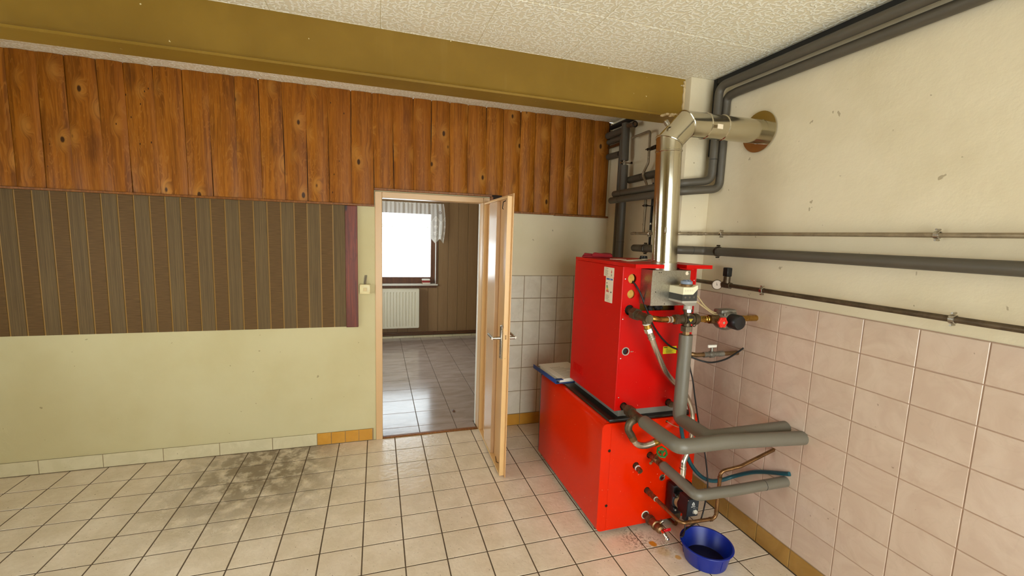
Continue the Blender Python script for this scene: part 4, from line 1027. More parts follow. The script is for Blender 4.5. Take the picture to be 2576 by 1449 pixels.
L1 = [(1.965, -1.290, 1.6130), (2.02, -1.272, 1.6140), (2.07, -1.256, 1.6155), (2.13, -1.240, 1.6180), (2.160, -1.232, 1.6210), (2.175, -1.228, 1.6190)]
sheet(L0, L1).build('cover', 'paper', bk, angle=60)
sheet([(a, b, 1.6127) for a, b, c in L0], [(a - .004, b + .003, 1.6127) for a, b, c in L1], .001).build('back_cover', 'paper', bk)
tag(MB().box(-.045, .045, -.03, .03, 1.6127, 1.6150, .0008).move(Matrix.Translation((2.00, -1.185, 0)) @ Matrix.Rotation(.25, 4, 'Z')).build('notepad', 'paper'), 'thin pale notepad between the crimson towel and the booklet', 'notepad')
fd = thing('binder', (1.86, -0.75, 0.7165), 'blue ring binder with loose white pages on the back corner of the tank', 'binder')
FM = Matrix.Translation((1.735, -0.745, 0)) @ Matrix.Rotation(math.radians(4), 4, 'Z')
MB().box(-.03, .235, -.19, .20, .7166, .7195, .001).move(FM).build('cover', 'folder', fd)
MB().box(-.031, -.0285, -.19, .20, .7166, .748, .001).move(FM).build('spine', 'folder', fd)
MB().prism([(-.028, .746), (.03, .7445), (.03, .742), (-.028, .7435)], 'y', -.19, -.155).move(FM).build('flap', 'folder', fd)
MB().box(-.026, .0, -.15, .16, .7197, .726, .001).move(FM).build('clip_rail', 'steel', fd)
MB().tube([(-.022, .15, .722), (-.022, .15, .740), (.004, .15, .740), (.004, .15, .722)], .003, 8, .008).move(FM).build('ring', 'chrome', fd)
pg = MB()
for i in range(5):
    d = random.uniform(-.003, .003)
    pg.box(.004 + i * .002 + d, .27, -.175 + d, .195 + d, .7200 + i * .0050, .7205 + i * .0050 + .004)
pg.move(FM).build('pages', 'paper', fd, kind='stuff')
pr = MB()
for i in range(11):
    pr.box(.055, .085 + random.uniform(.05, .12), -.155 + i * .024, -.152 + i * .024 + .002, .7446, .7448)
pr.move(FM).build('print', 'grey_ink', fd)

# ------------------------------------------------------------------ flue pipe
fl = thing('flue_pipe', (2.0414, -1.5924, 1.6081), 'shiny stainless flue pipe rising from the boiler and bending to the wall', 'flue pipe')
def fring(c, d, r, h, nm='bead'):
    c = Vector(c); d = Vector(d).normalized()
    MB().lathe([(r, -h), (r + .0035, -h * .5), (r + .0035, h * .5), (r, h)], c, d, 36, False, False).build(nm, 'stainless', fl)
A0 = Vector((2.0481, -1.5895, 1.6062)); A1 = Vector((2.0213, -1.5924, 2.2668)); A2 = Vector((2.1179, -1.5943, 2.3696)); A3 = Vector((2.6495, -1.572, 2.385))
R_ = .0665
def seg_rings(P, Rr, n=36):
    """tube with mitred joints"""
    rings = []
    for i, p in enumerate(P):
        d0 = (P[i] - P[i - 1]).normalized() if i else (P[1] - P[0]).normalized()
        d1 = (P[i + 1] - P[i]).normalized() if i < len(P) - 1 else d0
        nrm = (d0 + d1).normalized()
        up = Vector((0, 1, 0)); ring = []
        s = d0.cross(up).normalized(); t = s.cross(d0).normalized()
        for k in range(n):
            q = p + (s * math.cos(2 * PI * k / n) + t * math.sin(2 * PI * k / n)) * Rr
            q = q + d0 * ((p - q).dot(nrm) / d0.dot(nrm)); ring.append(q)
        rings.append(ring)
    return rings
rg = seg_rings([A0, A1, A2, A3], R_)
MB().ringed(rg[0:2], True, False).build('upright', 'stainless', fl)
MB().ringed(rg[1:3], False, False).build('elbow', 'stainless', fl)
MB().ringed(rg[2:4], False, True).build('horizontal_run', 'stainless', fl)
def seam(ring, nm):
    pts = [Vector(p) for p in ring]; c = sum(pts, Vector()) / len(pts); n = len(pts); m = 8; vs = []; fs = []
    nrm = (pts[0] - c).cross(pts[n // 4] - c).normalized()
    for p in pts:
        e = (p - c).normalized()
        for k in range(m):
            b = 2 * PI * k / m; vs.append(p + e * .0045 * math.cos(b) + nrm * .0045 * math.sin(b))
    for i in range(n):
        for k in range(m):
            fs.append((i * m + k, ((i + 1) % n) * m + k, ((i + 1) % n) * m + (k + 1) % m, i * m + (k + 1) % m))
    MB().add(vs, fs).build(nm, 'stainless', fl)
seam(rg[1], 'seam_bead'); seam(rg[2], 'seam_bead')
fring(A0.lerp(A1, .925), A1 - A0, R_, .005); fring(A0.lerp(A1, .028), A1 - A0, R_, .004)
for f in (.235, .46): fring(A2.lerp(A3, f), A3 - A2, R_, .008)
for f in (.30, .335):   # welded plate on the upright
    pass
MB().box(A0.x - .006, A0.x - .004, A0.y - R_ - .0012, A0.y - R_ + .004, 1.63, 2.20).build('weld_seam', 'stainless', fl)
cl = MB(); cl.box(-.010, .010, -.012, .012, 0, .03, .003)
cl.move(Matrix.Translation(A1.lerp(A2, .35) + Vector((-.058, -.012, .045))) @ Matrix.Rotation(math.radians(-42), 4, 'Y')).build('test_port_cap', 'steel', fl)
MB().box(A2.x + .14, A2.x + .175, A2.y - R_ - .012, A2.y - R_ - .0105, A2.z - .026, A2.z - .002).build('price_sticker', 'sticker', fl)
MB().box(A0.x - .052, A0.x - .028, A0.y - R_ + .008, A0.y - R_ + .022, 1.782, 1.815, .003).build('latch', 'steel', fl)
MB().lathe([(.068, 0), (.115, 0), (.115, .006), (.068, .008)], (2.644, -1.571, 2.385), (-1, 0, 0), 36, False, False).build('wall_rosette', 'stainless', fl)

# ------------------------------------------------------------------ pipework helpers
def nut(mb, p0, p1, r): return mb.cyl(p0, p1, r, n=6)
T_LAST = []
def pipe(name, label, pts, r, m, fil=.05, parts=(), cat='pipe', n=18, group=None, seg=8, base=None):
    lo = base or min(pts, key=lambda p: p[2])
    t = thing(name, lo, label, cat, group)
    MB().tube(pts, r, n, fil, seg).build('tube', m, t, angle=50); T_LAST.append(t)
    return t
def seamring(t, p, d, r, m='black_rubber', w=.0012):
    d = Vector(d).normalized(); p = Vector(p)
    MB().cyl(p - d * w, p + d * w, r + .0006, n=18).build('joint', m, t)
def clamp(t, p, axis, r, wall, m='steel'):
    """split pipe clamp with screw ears and a stud to the wall"""
    p = Vector(p); ax = Vector(axis).normalized(); w = Vector(wall)
    MB().lathe([(r + .001, -.009), (r + .005, -.008), (r + .005, .008), (r + .001, .009)], p, ax, 20, False, False).build('clamp', m, t)
    s = ax.cross(w - p).normalized()
    for q in (1, -1):
        c = p + s * (r + .010) * q
        e = MB().cyl(c - (w - p).normalized() * .012, c + (w - p).normalized() * .012, .004, n=8).build('clamp_screw', m, t)
    MB().cyl(p + (w - p).normalized() * (r + .003), w, .004, n=8).build('stud', m, t)
GP = 'dark insulated pipes'

# ------------------------------------------------------------------ pipes on the right wall behind the chimney
v1 = pipe('insulated_riser', 'dark insulated riser in the corner with a steel shut-off valve', [(2.49, -.362, 2.692), (2.49, -.374, 2.392)], .033, 'dark_foam', 0)
MB().tube([(2.49, -.376, 2.352), (2.49, -.388, 1.02)], .033, 18).build('tube', 'dark_foam', v1)
MB().cyl((2.49, -.374, 2.392), (2.49, -.376, 2.352), .014, n=12).build('valve_body', 'steel', v1)
MB().cyl((2.49, -.375, 2.372), (2.455, -.375, 2.372), .010, n=12).build('valve_stem', 'steel', v1)
MB().tube([(2.49, -.395, 2.370), (2.49, -.470, 2.356)], .004, 8).build('valve_spindle', 'dull_brass', v1)
MB().box(2.484, 2.496, -.49, -.478, 2.348, 2.364).build('valve_tip', 'dark_screw', v1)
seamring(v1, (2.49, -.389, 1.72), (0, 0, 1), .033)
v2 = pipe('insulated_riser', 'thinner dark insulated riser behind the valve riser, next to the planked wall', [(2.53, -.262, 2.62), (2.53, -.252, 1.02)], .027, 'dark_foam', 0)
MB().tube([(2.53, -.262, 2.62), (2.53, -.295, 2.655), (2.53, -.322, 2.657)], .022, 14, .03).build('bend', 'dark_foam', v2)
hs_ = [('black pipe stub highest in the corner beside the planks', [(2.545, -.03, 2.735), (2.545, -.86, 2.735)], .020, 'black_rubber'),
       ('dark pipe stub second from the top beside the planks', [(2.515, -.03, 2.660), (2.515, -.330, 2.655)], .029, 'dark_foam'),
       ('dark pipe stub third from the top beside the planks', [(2.525, -.03, 2.604), (2.525, -.30, 2.602)], .023, 'dark_foam'),
       ('bare brown pipe stub below the three dark stubs', [(2.53, -.03, 2.560), (2.53, -.30, 2.560)], .012, 'copper')]
for lab, pts, r, m in hs_: pipe('pipe_stub', lab, pts, r, m, 0)
gv = thing('shutoff_valve', (2.53, -.48, 2.63), 'brown gate valve under the beam at the top of the corner riser', 'valve')
MB().cyl((2.49, -.40, 2.665), (2.49, -.50, 2.655), .018, n=14).build('body', 'rust', gv)
MB().torus((2.49, -.50, 2.655), (0, 1, 0), .020, .006, 18, 8).build('handwheel', 'dark_screw', gv)
pipe('insulated_branch', 'short dark insulated branch poking out from behind the last plank', [(2.535, -.010, 2.478), (2.535, -.225, 2.474)], .027, 'dark_foam', 0)
hm = pipe('insulated_crosspipe', 'dark insulated cross pipe behind the S-bent thin pipe', [(2.542, -.385, 2.235), (2.542, -.782, 2.245), (2.542, -.782, 2.0)], .029, 'dark_foam', .04)
seamring(hm, (2.542, -.58, 2.240), (0, 1, -.025), .0292)
tp = pipe('thin_riser', 'thin grey riser with an S-bend beside the chimney pillar', [(2.50, -.449, 2.560), (2.50, -.700, 2.563), (2.50, -.702, 2.326), (2.50, -.636, 2.247), (2.50, -.702, 2.166), (2.50, -.702, 1.794)], .0095, 'grey_pipe', .03)
clamp(tp, (2.50, -.702, 2.425), (0, 0, 1), .0125, (2.50, -.888, 2.44), 'dark_screw'); clamp(tp, (2.50, -.702, 2.005), (0, 0, 1), .0105, (XA, -.702, 2.005), 'dark_screw')
MB().lathe([(.012, 0), (.016, .01), (.016, .05), (.012, .06)], (2.50, -.73, 2.427), (0, -1, .06), 12).build('stand_off', 'dark_screw', tp)
dk = pipe('thin_dark_pipe', 'thin black pipe running down the corner of the chimney pillar', [(2.550, -.718, 2.18), (2.550, -.718, 1.690)], .0095, 'black_rubber', 0)
MB().cyl((2.550, -.718, 1.86), (2.550, -.718, 1.875), .0105, n=12).build('bare_joint', 'steel', dk)
# pipes passing round the chimney
th = pipe('thin_crosspipe', 'thin grey pipe running level round the chimney pillar at shoulder height', [(2.45, -.615, 1.788), (2.40, -.80, 1.789), (2.392, -1.235, 1.790), (2.608, -1.262, 1.796), (2.618, -3.6, 1.800)], .0098, 'grey_pipe', .03)
clamp(th, (2.40, -.92, 1.789), (0, 1, 0), .0098, (2.44, -.92, 1.789)); clamp(th, (2.611, -1.386, 1.797), (0, 1, 0), .0105, (XR, -1.386, 1.797)); clamp(th, (2.615, -2.5, 1.799), (0, 1, 0), .0105, (XR, -2.5, 1.799))
for y in (-.70,): MB().cyl((2.41, y, 1.789), (2.41, y - .03, 1.789), .0115, n=12).build('socket', 'grey_pipe', th)
MB().cyl((2.47, -1.2455, 1.7925), (2.50, -1.2490, 1.7932), .0118, n=12).build('socket', 'grey_pipe', th)
MB().cyl((2.54, -1.2540, 1.7945), (2.575, -1.2580, 1.7952), .0118, n=12).build('socket', 'grey_pipe', th)
ti = pipe('insulated_crosspipe', 'dark insulated pipe running level round the pillar just above the boiler', [(2.45, -.665, 1.678), (2.395, -.85, 1.681), (2.385, -1.245, 1.685), (2.592, -1.275, 1.684), (2.598, -3.6, 1.688)], .027, 'dark_foam', .05)
clamp(ti, (2.391, -.90, 1.681), (0, 1, 0), .0275, (2.44, -.90, 1.681), 'dark_screw'); clamp(ti, (2.594, -1.388, 1.6845), (0, 1, 0), .0275, (XR, -1.388, 1.6845), 'dark_screw')
seamring(ti, (2.50, -1.2617, 1.6845), (1, -.14, 0), .027)
uA = pipe('insulated_loop', 'upper of two dark insulated pipes bending round the pillar and up the right wall', [(2.385, -.425, 2.107), (2.385, -1.235, 2.112), (2.590, -1.282, 2.135), (2.578, -1.296, 2.712), (2.578, -3.6, 2.712)], .025, 'dark_foam', .06)
uB = pipe('insulated_loop', 'lower of two dark insulated pipes bending round the pillar and up the right wall', [(2.375, -.395, 2.056), (2.375, -1.255, 2.058), (2.640, -1.300, 2.086), (2.630, -1.306, 2.652), (2.618, -1.40, 2.655), (2.618, -3.6, 2.655)], .026, 'dark_foam', .06)
seamring(uA, (2.385, -.55, 2.1078), (0, 1, 0), .025); seamring(uB, (2.375, -.53, 2.0564), (0, 1, 0), .026); seamring(uA, (2.585, -1.288, 2.268), (0, 0, 1), .025)
tk = tag(MB().box(2.612, 2.649, -1.232, -1.202, 2.30, CEIL - .001, .003).build('cable_trunking', 'black_rubber'), 'black vertical cable trunking beside the pillar, up to the ceiling', 'trunking')
tag(MB().box(2.612, 2.649, -3.6, -1.233, CEIL - .035, CEIL - .001, .003).build('cable_trunking', 'black_rubber'), 'black cable trunking running along the ceiling edge of the right wall', 'trunking')
# gauge line on the right wall
gl = pipe('gauge_pipe', 'brown horizontal pipe on the right wall carrying the round gauge', [(2.590, -1.20, 1.481), (2.590, -3.6, 1.487)], .0125, 'iron', 0)
clamp(gl, (2.590, -1.75, 1.4825), (0, 1, 0), .013, (XR, -1.75, 1.4825)); clamp(gl, (2.590, -2.6, 1.485), (0, 1, 0), .013, (XR, -2.6, 1.485))
MB().cyl((2.590, -1.46, 1.4815), (2.590, -1.52, 1.4817), .021, n=6).build('tee', 'iron', gl)
ga = thing('pressure_gauge', (2.566, -1.432, 1.447), 'round pressure gauge with a dark rim on the right wall', 'gauge')
gd = Vector((-.62, -.78, 0)).normalized(); gc = Vector((2.563, -1.440, 1.478))
MB().lathe([(.029, -.020), (.031, -.016), (.031, .004), (.0275, .006), (.0275, .003)], gc, gd, 28, True, False).build('case', 'iron', ga)
MB().cyl(gc + gd * .0025, gc + gd * .0035, .0275, n=28).build('dial', 'gauge_face', ga)
gs = gd.cross(Vector((0, 0, 1))).normalized()
nd = [gc + gd * .0042 + gs * a + Vector((0, 0, b)) for a, b in ((-.002, -.004), (.002, -.005), (.0045, .019))]
nd2 = [p + gd * .0006 for p in nd]
MB().ringed([nd, nd2]).build('needle', 'ink', ga)
tk_ = MB()
for k in range(11):
    a = math.radians(-40 + 26 * k); c0 = gc + gd * .0037 + (gs * math.cos(a) + Vector((0, 0, 1)) * math.sin(a)) * .0225; c1 = gc + gd * .0037 + (gs * math.cos(a) + Vector((0, 0, 1)) * math.sin(a)) * .0255
    tk_.cyl(c0, c1, .0005, n=4)
tk_.build('scale_marks', 'ink', ga)
av = thing('air_vent', (2.578, -1.492, 1.50), 'black air vent standing on the gauge pipe', 'valve')
MB().cyl((2.585, -1.492, 1.4945), (2.585, -1.492, 1.535), .020, n=16).build('body', 'iron', av)
MB().box(2.566, 2.604, -1.512, -1.472, 1.535, 1.590, .004).build('cap', 'black', av)
# ball valve line in front of the tiles
bvl = pipe('valve_pipe', 'short copper pipe with a grey ball valve leading to the pink tiles', [(2.285, -1.549, 1.085), (2.300, -1.575, 1.080), (2.335, -1.575, 1.073), (XR, -1.57, 1.070)], .0135, 'dull_brass', .03)
bv = thing('ball_valve', (2.445, -1.572, 1.055), 'grey ball valve with a white T-handle in front of the pink tiles', 'valve')
MB().lathe([(.0155, -.060), (.0175, -.058), (.0175, -.035), (.0155, -.033), (.0155, -.018), (.021, -.012), (.021, .012), (.0155, .018), (.0155, .055), (.0178, .057), (.0178, .085), (.0155, .087)], (2.445, -1.572, 1.0715), (1, 0, 0), 14).build('body', 'pump_body', bv)
MB().cyl((2.445, -1.572, 1.090), (2.445, -1.572, 1.113), .008, n=10).build('stem', 'pump_body', bv)
MB().box(2.414, 2.476, -1.578, -1.566, 1.113, 1.130, .003).build('handle', 'white_handle', bv)

# ------------------------------------------------------------------ pipework in front of the boiler
fp = thing('flow_tee', (1.8826, -1.6211, 1.2905), 'brown iron tee and nut screwed into the upper left of the boiler', 'pipe fitting')
MB().cyl((1.8826, -1.5159, 1.3469), (1.8826, -1.5924, 1.3364), 0.0163, n=16).build('nipple', 'rust', fp)
nut(MB(), (1.8826, -1.5752, 1.3373), (1.8826, -1.6163, 1.3345), 0.0344).build('union_nut', 'iron', fp)
MB().cyl((1.8826, -1.6163, 1.3345), (1.8826, -1.6402, 1.3335), 0.0244, n=18).build('collar', 'iron', fp)
MB().cyl((1.8826, -1.6355, 1.3335), (1.8826, -1.7263, 1.3316), 0.0234, n=18).cyl((1.8840, -1.6976, 1.3316), (1.8883, -1.6996, 1.2981), 0.0234, n=18).cyl((1.8845, -1.6996, 1.3321), (1.9046, -1.7024, 1.3325), 0.0220, n=18).build('tee', 'iron', fp)
cb = thing('copper_bend', (1.8979, -1.6976, 1.3096), 'bright copper bend from the iron tee to the mixing valve', 'pipe fitting')
MB().tube([(1.8931, -1.6881, 1.3330), (1.9218, -1.7120, 1.3306), (1.9649, -1.7024, 1.3230), (2.0223, -1.7024, 1.3215)], 0.0158, 16, .04).build('bend', 'bright_copper', cb)
MB().torus((1.9046, -1.6996, 1.3321), (1, -.3, 0), 0.0167, 0.0033, 20, 8).build('solder_ring', 'pale_grey', cb)
for x in (2.0108, 2.0318): MB().cyl((x, -1.7024, 1.3215), (x + .006, -1.7024, 1.3215), 0.0177, n=18).build('sealing_ring', 'pale_grey', cb)
MB().cyl((2.0376, -1.7024, 1.3215), (2.0586, -1.7024, 1.3211), 0.0167, n=6).build('brass_end', 'brass', cb)
mv = thing('mixing_valve', (2.1371, -1.7024, 1.2618), 'brown three-way mixing valve body above the thick grey riser', 'valve')
MB().lathe([(0.0172, 0), (0.0297, .004), (0.0297, .026), (0.0210, .036)], (2.0529, -1.7024, 1.3211), (1, 0, 0), 6).build('union_nut', 'rust', mv)
bdy = MB().cyl((2.0797, -1.7024, 1.3201), (2.1945, -1.7024, 1.3201), 0.0234, n=20).cyl((2.1390, -1.7024, 1.3622), (2.1395, -1.7024, 1.2828), 0.0206, n=20).cyl((2.1084, -1.7024, 1.3201), (2.1715, -1.7024, 1.3201), 0.0277, n=20)
bdy = bdy.build('body', 'iron', mv)
MB().lathe([(0.0268, 0), (0.0316, .003), (0.0316, .022), (0.0239, .034)], (2.1773, -1.7024, 1.3201), (1, 0, 0), 20).build('union_nut', 'iron', mv)
MB().cyl((2.2041, -1.7024, 1.3192), (2.2232, -1.7024, 1.3192), 0.0182, n=18).build('brass_end', 'brass', mv)
np_ = MB().box(2.1199, 2.1581, -1.7024 - 0.0301, -1.7024 - 0.0230, 1.3038, 1.3402, .0008).build('nameplate', 'slab', mv)
yq = -1.7024 - 0.0304
MB().box(2.1256, 2.1524, yq, yq + .0004, 1.3249, 1.3273).box(2.1294, 2.1486, yq, yq + .0004, 1.3192, 1.3225).prism([(2.1333, 1.3177), (2.1447, 1.3177), (2.1390, 1.3096)], 'y', yq, yq + .0004).build('print', 'yellow_ink', np_)
MB().torus((2.2031, -1.6881, 1.2838), (0, 1, .2), 0.0096, 0.0033, 16, 8).build('lug', 'iron', mv)
nut(MB(), (2.1395, -1.7024, 1.2828), (2.1398, -1.7024, 1.2541), 0.0325).build('union_nut', 'iron', mv)
nut(MB(), (2.1398, -1.7024, 1.2541), (2.1400, -1.7024, 1.2369), 0.0201).build('reducer', 'dull_brass', mv)
MB().cyl((2.1400, -1.7024, 1.2369), (2.1400, -1.7024, 1.2235), 0.0158, n=8).build('brass_end', 'brass', mv)
ac = thing('valve_actuator', (2.1179, -1.7024, 1.3574), 'boxy cream and anthracite valve motor with a blue-grey knob', 'actuator')
x0, x1, y0, y1 = 2.0572, 2.1500, -1.7531, -1.6355
MB().prism([(2.0582, 1.5014), (2.1179, 1.5014), (2.1481, 1.5124), (2.1500, 1.4918), (2.1218, 1.4631), (2.0572, 1.4631)], 'y', y0, y1).build('upper_housing', 'ivory', ac)
dk_ = MB().prism([(2.0567, 1.4629), (2.1218, 1.4629), (2.1497, 1.4914), (2.1490, 1.4290), (2.0567, 1.4290)], 'y', y0 + .0008, y1 - .0008).build('middle_housing', 'anthracite', ac)
lw = MB().ringed([[(2.0567, y0, 1.4288), (2.1486, y0, 1.4288), (2.1486, y1, 1.4288), (2.0567, y1, 1.4288)],
                  [(2.0567, y0, 1.4187), (2.1486, y0, 1.4187), (2.1486, y1, 1.4187), (2.0567, y1, 1.4187)],
                  [(2.1084, -1.7263, 1.3976), (2.1620, -1.7263, 1.3976), (2.1620, -1.6785, 1.3976), (2.1084, -1.6785, 1.3976)]])
lw.build('lower_housing', 'pale_grey', ac)
MB().cyl((2.1366, -1.7024, 1.4005), (2.1376, -1.7024, 1.3718), 0.0220, n=18).build('neck', 'pale_grey', ac)
MB().cyl((2.1376, -1.7024, 1.3766), (2.1380, -1.7024, 1.3622), 0.0263, n=8).build('clamp_ring', 'chrome', ac)
MB().lathe([(0.0373, 0), (0.0344, 0.0115), (0.0316, 0.0134)], (2.1179, -1.6996, 1.5009), (0, 0, 1), 28).build('knob_base', 'dull_brass', ac)
kb = MB().lathe([(0.0297, 0), (0.0306, .002), (0.0306, 0.0153), (0.0277, 0.0182)], (2.1179, -1.6996, 1.5124), (0, 0, 1), 28).build('knob', 'blue_grey', ac)
MB().box(2.1046, 2.1122, -1.7149, -1.6881, 1.5296, 1.5363, .001).box(2.1237, 2.1409, -1.7072, -1.6919, 1.5296, 1.5363, .001).build('pointer', 'blue_grey', kb)
ic = MB()
for q, xx in enumerate((2.0759, 2.1026, 2.1294)):
    cx, cz = xx, 1.4478 + q * .0005
    ic.torus((cx, y0 + .0006, cz), (0, 1, 0), .0045, .0005, 14, 4); ic.box(cx - .005, cx + .005, y0 + .0002, y0 + .0007, cz - .0004, cz + .0004)
ic.build('symbols', 'grey_ink', dk_)
ic = MB()
for q, xx in enumerate((2.0720, 2.0873, 2.1026, 2.1160)):
    cx, cz = xx, 1.4842
    ic.torus((cx, y0 - .0001, cz), (0, 1, 0), .0038, .0004, 12, 4)
ic.build('embossing', 'grey_ink', ac)
# thick grey riser and its run
rs = pipe('insulated_riser', 'thick light grey insulated riser below the mixing valve, turning to the right', [(2.1395, -1.7024, 1.2350), (2.1404, -1.7024, 0.7566), (2.1419, -1.9292, 0.7490), (XR - .002, -1.938, 0.752)], .0362, 'foam', .032, n=24)
bp = thing('insulated_return', (1.8845, -1.7837, 0.7356), 'thick light grey insulated pipe from the lower left of the boiler, turning right', 'pipe')
MB().tube([(1.8845, -1.7407, 0.7748), (1.8845, -2.0229, 0.7738), (2.1419, -2.0344, 0.7767), (XR - .002, -2.04, 0.742)], .0355, 24, .036, 8).build('tube', 'foam', bp, angle=50)
rt = thing('return_tee', (1.8788, -1.6689, 0.6973), 'brown iron tee at the lower left of the boiler, bending to a short hose', 'pipe fitting')
MB().cyl((1.8845, -1.5159, 0.7815), (1.8845, -1.5972, 0.7786), 0.0153, n=16).build('nipple', 'rust', rt)
nut(MB(), (1.8845, -1.5828, 0.7796), (1.8845, -1.6259, 0.7777), 0.0325).build('union_nut', 'iron', rt)
MB().cyl((1.8845, -1.6259, 0.7777), (1.8845, -1.7263, 0.7748), 0.0234, n=18).cyl((1.8845, -1.6785, 0.7758), (1.8596, -1.6804, 0.7624), 0.0225, n=18).build('tee', 'iron', rt)
MB().cyl((1.8845, -1.7225, 0.7748), (1.8845, -1.7378, 0.7748), 0.0277, n=20).build('collar', 'iron', rt)
MB().tube([(1.8692, -1.6785, 0.7662), (1.8338, -1.6804, 0.7470), (1.8290, -1.6804, 0.7088), (1.8549, -1.6823, 0.6705)], 0.0206, 16, .035).build('bend', 'iron', rt)
hb = thing('braided_hose', (1.9266, -1.6785, 0.6016), 'short curved braided hose under the lower left boiler pipe', 'hose')
MB().cyl((1.8510, -1.6823, 0.6743), (1.8673, -1.6823, 0.6476), 0.0206, n=18).build('ferrule', 'dull_brass', hb)
MB().spline([(1.8644, -1.6823, 0.6514), (1.8836, -1.6823, 0.6265), (1.9123, -1.6823, 0.6112), (1.9457, -1.6823, 0.6064), (1.9792, -1.6823, 0.6112), (2.0012, -1.6823, 0.6169)], 0.0187, 18, 6).build('hose', 'braid', hb)
MB().cyl((1.9974, -1.6823, 0.6160), (2.0175, -1.6823, 0.6198), 0.0210, n=18).build('ferrule', 'brass', hb)
nut(MB(), (2.0175, -1.6823, 0.6198), (2.0299, -1.6823, 0.6208), 0.0215).cyl((2.0299, -1.6823, 0.6208), (2.0357, -1.6823, 0.6217), 0.0172, n=14).build('nut', 'brass', hb)
MB().cyl((2.0357, -1.6823, 0.6217), (2.0567, -1.6842, 0.6236), 0.0144, n=14).build('connection', 'rust', hb)
hl = thing('braided_hose', (2.1275, -1.6498, 0.4103), 'long stainless braided hose looping down behind the thick grey riser', 'hose')
MB().cyl((1.8874, -1.7005, 1.3010), (1.8950, -1.7005, 1.2790), 0.0206, n=18).build('ferrule', 'brass', hl)
MB().torus((1.8864, -1.7005, 1.3019), (.3, 0, -1), 0.0201, 0.0029, 20, 6).build('sealing_ring', 'white_ink', hl)
nut(MB(), (1.8950, -1.7005, 1.2790), (1.9056, -1.7005, 1.2570), 0.0234).build('nut', 'chrome', hl)
MB().cyl((1.9046, -1.7005, 1.2589), (1.9209, -1.6996, 1.2283), 0.0187, n=18).cyl((1.9204, -1.6996, 1.2292), (1.9257, -1.6996, 1.2197), 0.0206, n=18).build('sleeve', 'steel', hl)
MB().spline([(1.9228, -1.6996, 1.2254), (1.9534, -1.6919, 1.1680), (1.9955, -1.6785, 1.1039), (2.0558, -1.6546, 1.0226), (2.1323, -1.6259, 0.9508), (2.1993, -1.6115, 0.8982), (2.2519, -1.6115, 0.8408), (2.2921, -1.6115, 0.7691), (2.3112, -1.6115, 0.6877), (2.2921, -1.6355, 0.6064), (2.2423, -1.6737, 0.5347), (2.2088, -1.6881, 0.4868), (2.2021, -1.6929, 0.4533)], 0.0167, 18, 6).build('hose', 'braid', hl)
MB().cyl((2.2021, -1.6929, 0.4562), (2.2031, -1.6929, 0.4055), 0.0191, n=18).build('sleeve', 'chrome', hl)
MB().torus((2.2021, -1.6929, 0.4438), (0, 0, 1), 0.0187, 0.0029, 20, 6).build('crimp_ring', 'steel', hl)
nut(MB(), (2.2031, -1.6929, 0.4055), (2.2069, -1.6929, 0.3797), 0.0163).build('nut', 'chrome', hl)
sp_ = thing('stub_valve', (2.1754, -1.5637, 0.7643), 'dark fitting in the lower right port of the red boiler', 'pipe fitting')
MB().cyl((2.1926, -1.5206, 0.7786), (2.1830, -1.5781, 0.7796), 0.0144, n=14).build('nipple', 'rust', sp_)
nut(MB(), (2.1868, -1.5494, 0.7796), (2.1830, -1.5781, 0.7796), 0.0191).build('nut', 'iron', sp_)
# pump with a red handwheel
pu = thing('circulation_pump', (2.3858, -1.7024, 1.2522), 'silvery circulation pump with a red handwheel beside the mixing valve', 'pump')
nut(MB(), (2.2232, -1.7024, 1.3192), (2.2519, -1.7024, 1.3182), 0.0196).cyl((2.2519, -1.7024, 1.3182), (2.3189, -1.7024, 1.3153), 0.0158, n=18).build('inlet', 'brass', pu)
for x in (2.2576, 2.2729): MB().torus((x, -1.7024, 1.3177), (1, 0, 0), 0.0167, 0.0038, 20, 6).build('inlet_ring', 'brass', pu)
MB().cyl((2.2854, -1.7024, 1.3172), (2.3428, -1.7024, 1.3134), 0.0249, n=18).build('shut_off', 'dull_brass', pu)
MB().cyl((2.3141, -1.7024, 1.3134), (2.3208, -1.7455, 1.3077), 0.0115, n=14).build('spindle', 'dull_brass', pu)
hw = MB()
n = 18; oc = Vector((2.3208, -1.7570, 1.3096)); rings = []
for (h, f) in ((0, .9), (.004, 1.0), (.012, 1.0), (.016, .85)):
    rings.append([oc + Vector(((0.0287 * f * (1 + .09 * math.cos(6 * 2 * PI * k / 48))) * math.cos(2 * PI * k / 48), -h, (0.0287 * f * (1 + .09 * math.cos(6 * 2 * PI * k / 48))) * math.sin(2 * PI * k / 48))) for k in range(48)])
hwo = hw.ringed(rings).build('handwheel', 'red_plastic', pu)
MB().torus(tuple(oc + Vector((0, -.0165, 0))), (0, 1, 0), 0.0182, 0.0038, 24, 6).build('rim', 'red_plastic', hwo)
MB().cyl(tuple(oc + Vector((0, -.015, 0))), tuple(oc + Vector((0, -.019, 0))), 0.0077, n=6).build('hub_nut', 'screw', hwo)
pc = Vector((2.4097, -1.6881, 1.3096))
MB().lathe([(.03, .050), (.052, .045), (.060, .028), (.062, .0), (.058, -.022), (.048, -.034), (.044, -.05)], pc, (0, 1, 0), 28).build('housing', 'pump_body', pu)
MB().box(pc.x - .055, pc.x + .05, pc.y - .03, pc.y + .035, pc.z + .035, pc.z + .060, .008, 2).build('terminal_cover', 'pump_body', pu)
for k in range(4):
    a = PI / 4 + PI / 2 * k
    e = pc + Vector((.047 * math.cos(a), -.036, .047 * math.sin(a)))
    MB().box(e.x - .010, e.x + .010, e.y - .004, e.y + .02, e.z - .010, e.z + .010, .003).build('flange_ear', 'pump_body', pu)
    MB().cyl(e + Vector((0, -.004, 0)), e + Vector((0, -.010, 0)), .0055, n=6).build('bolt', 'screw', pu)
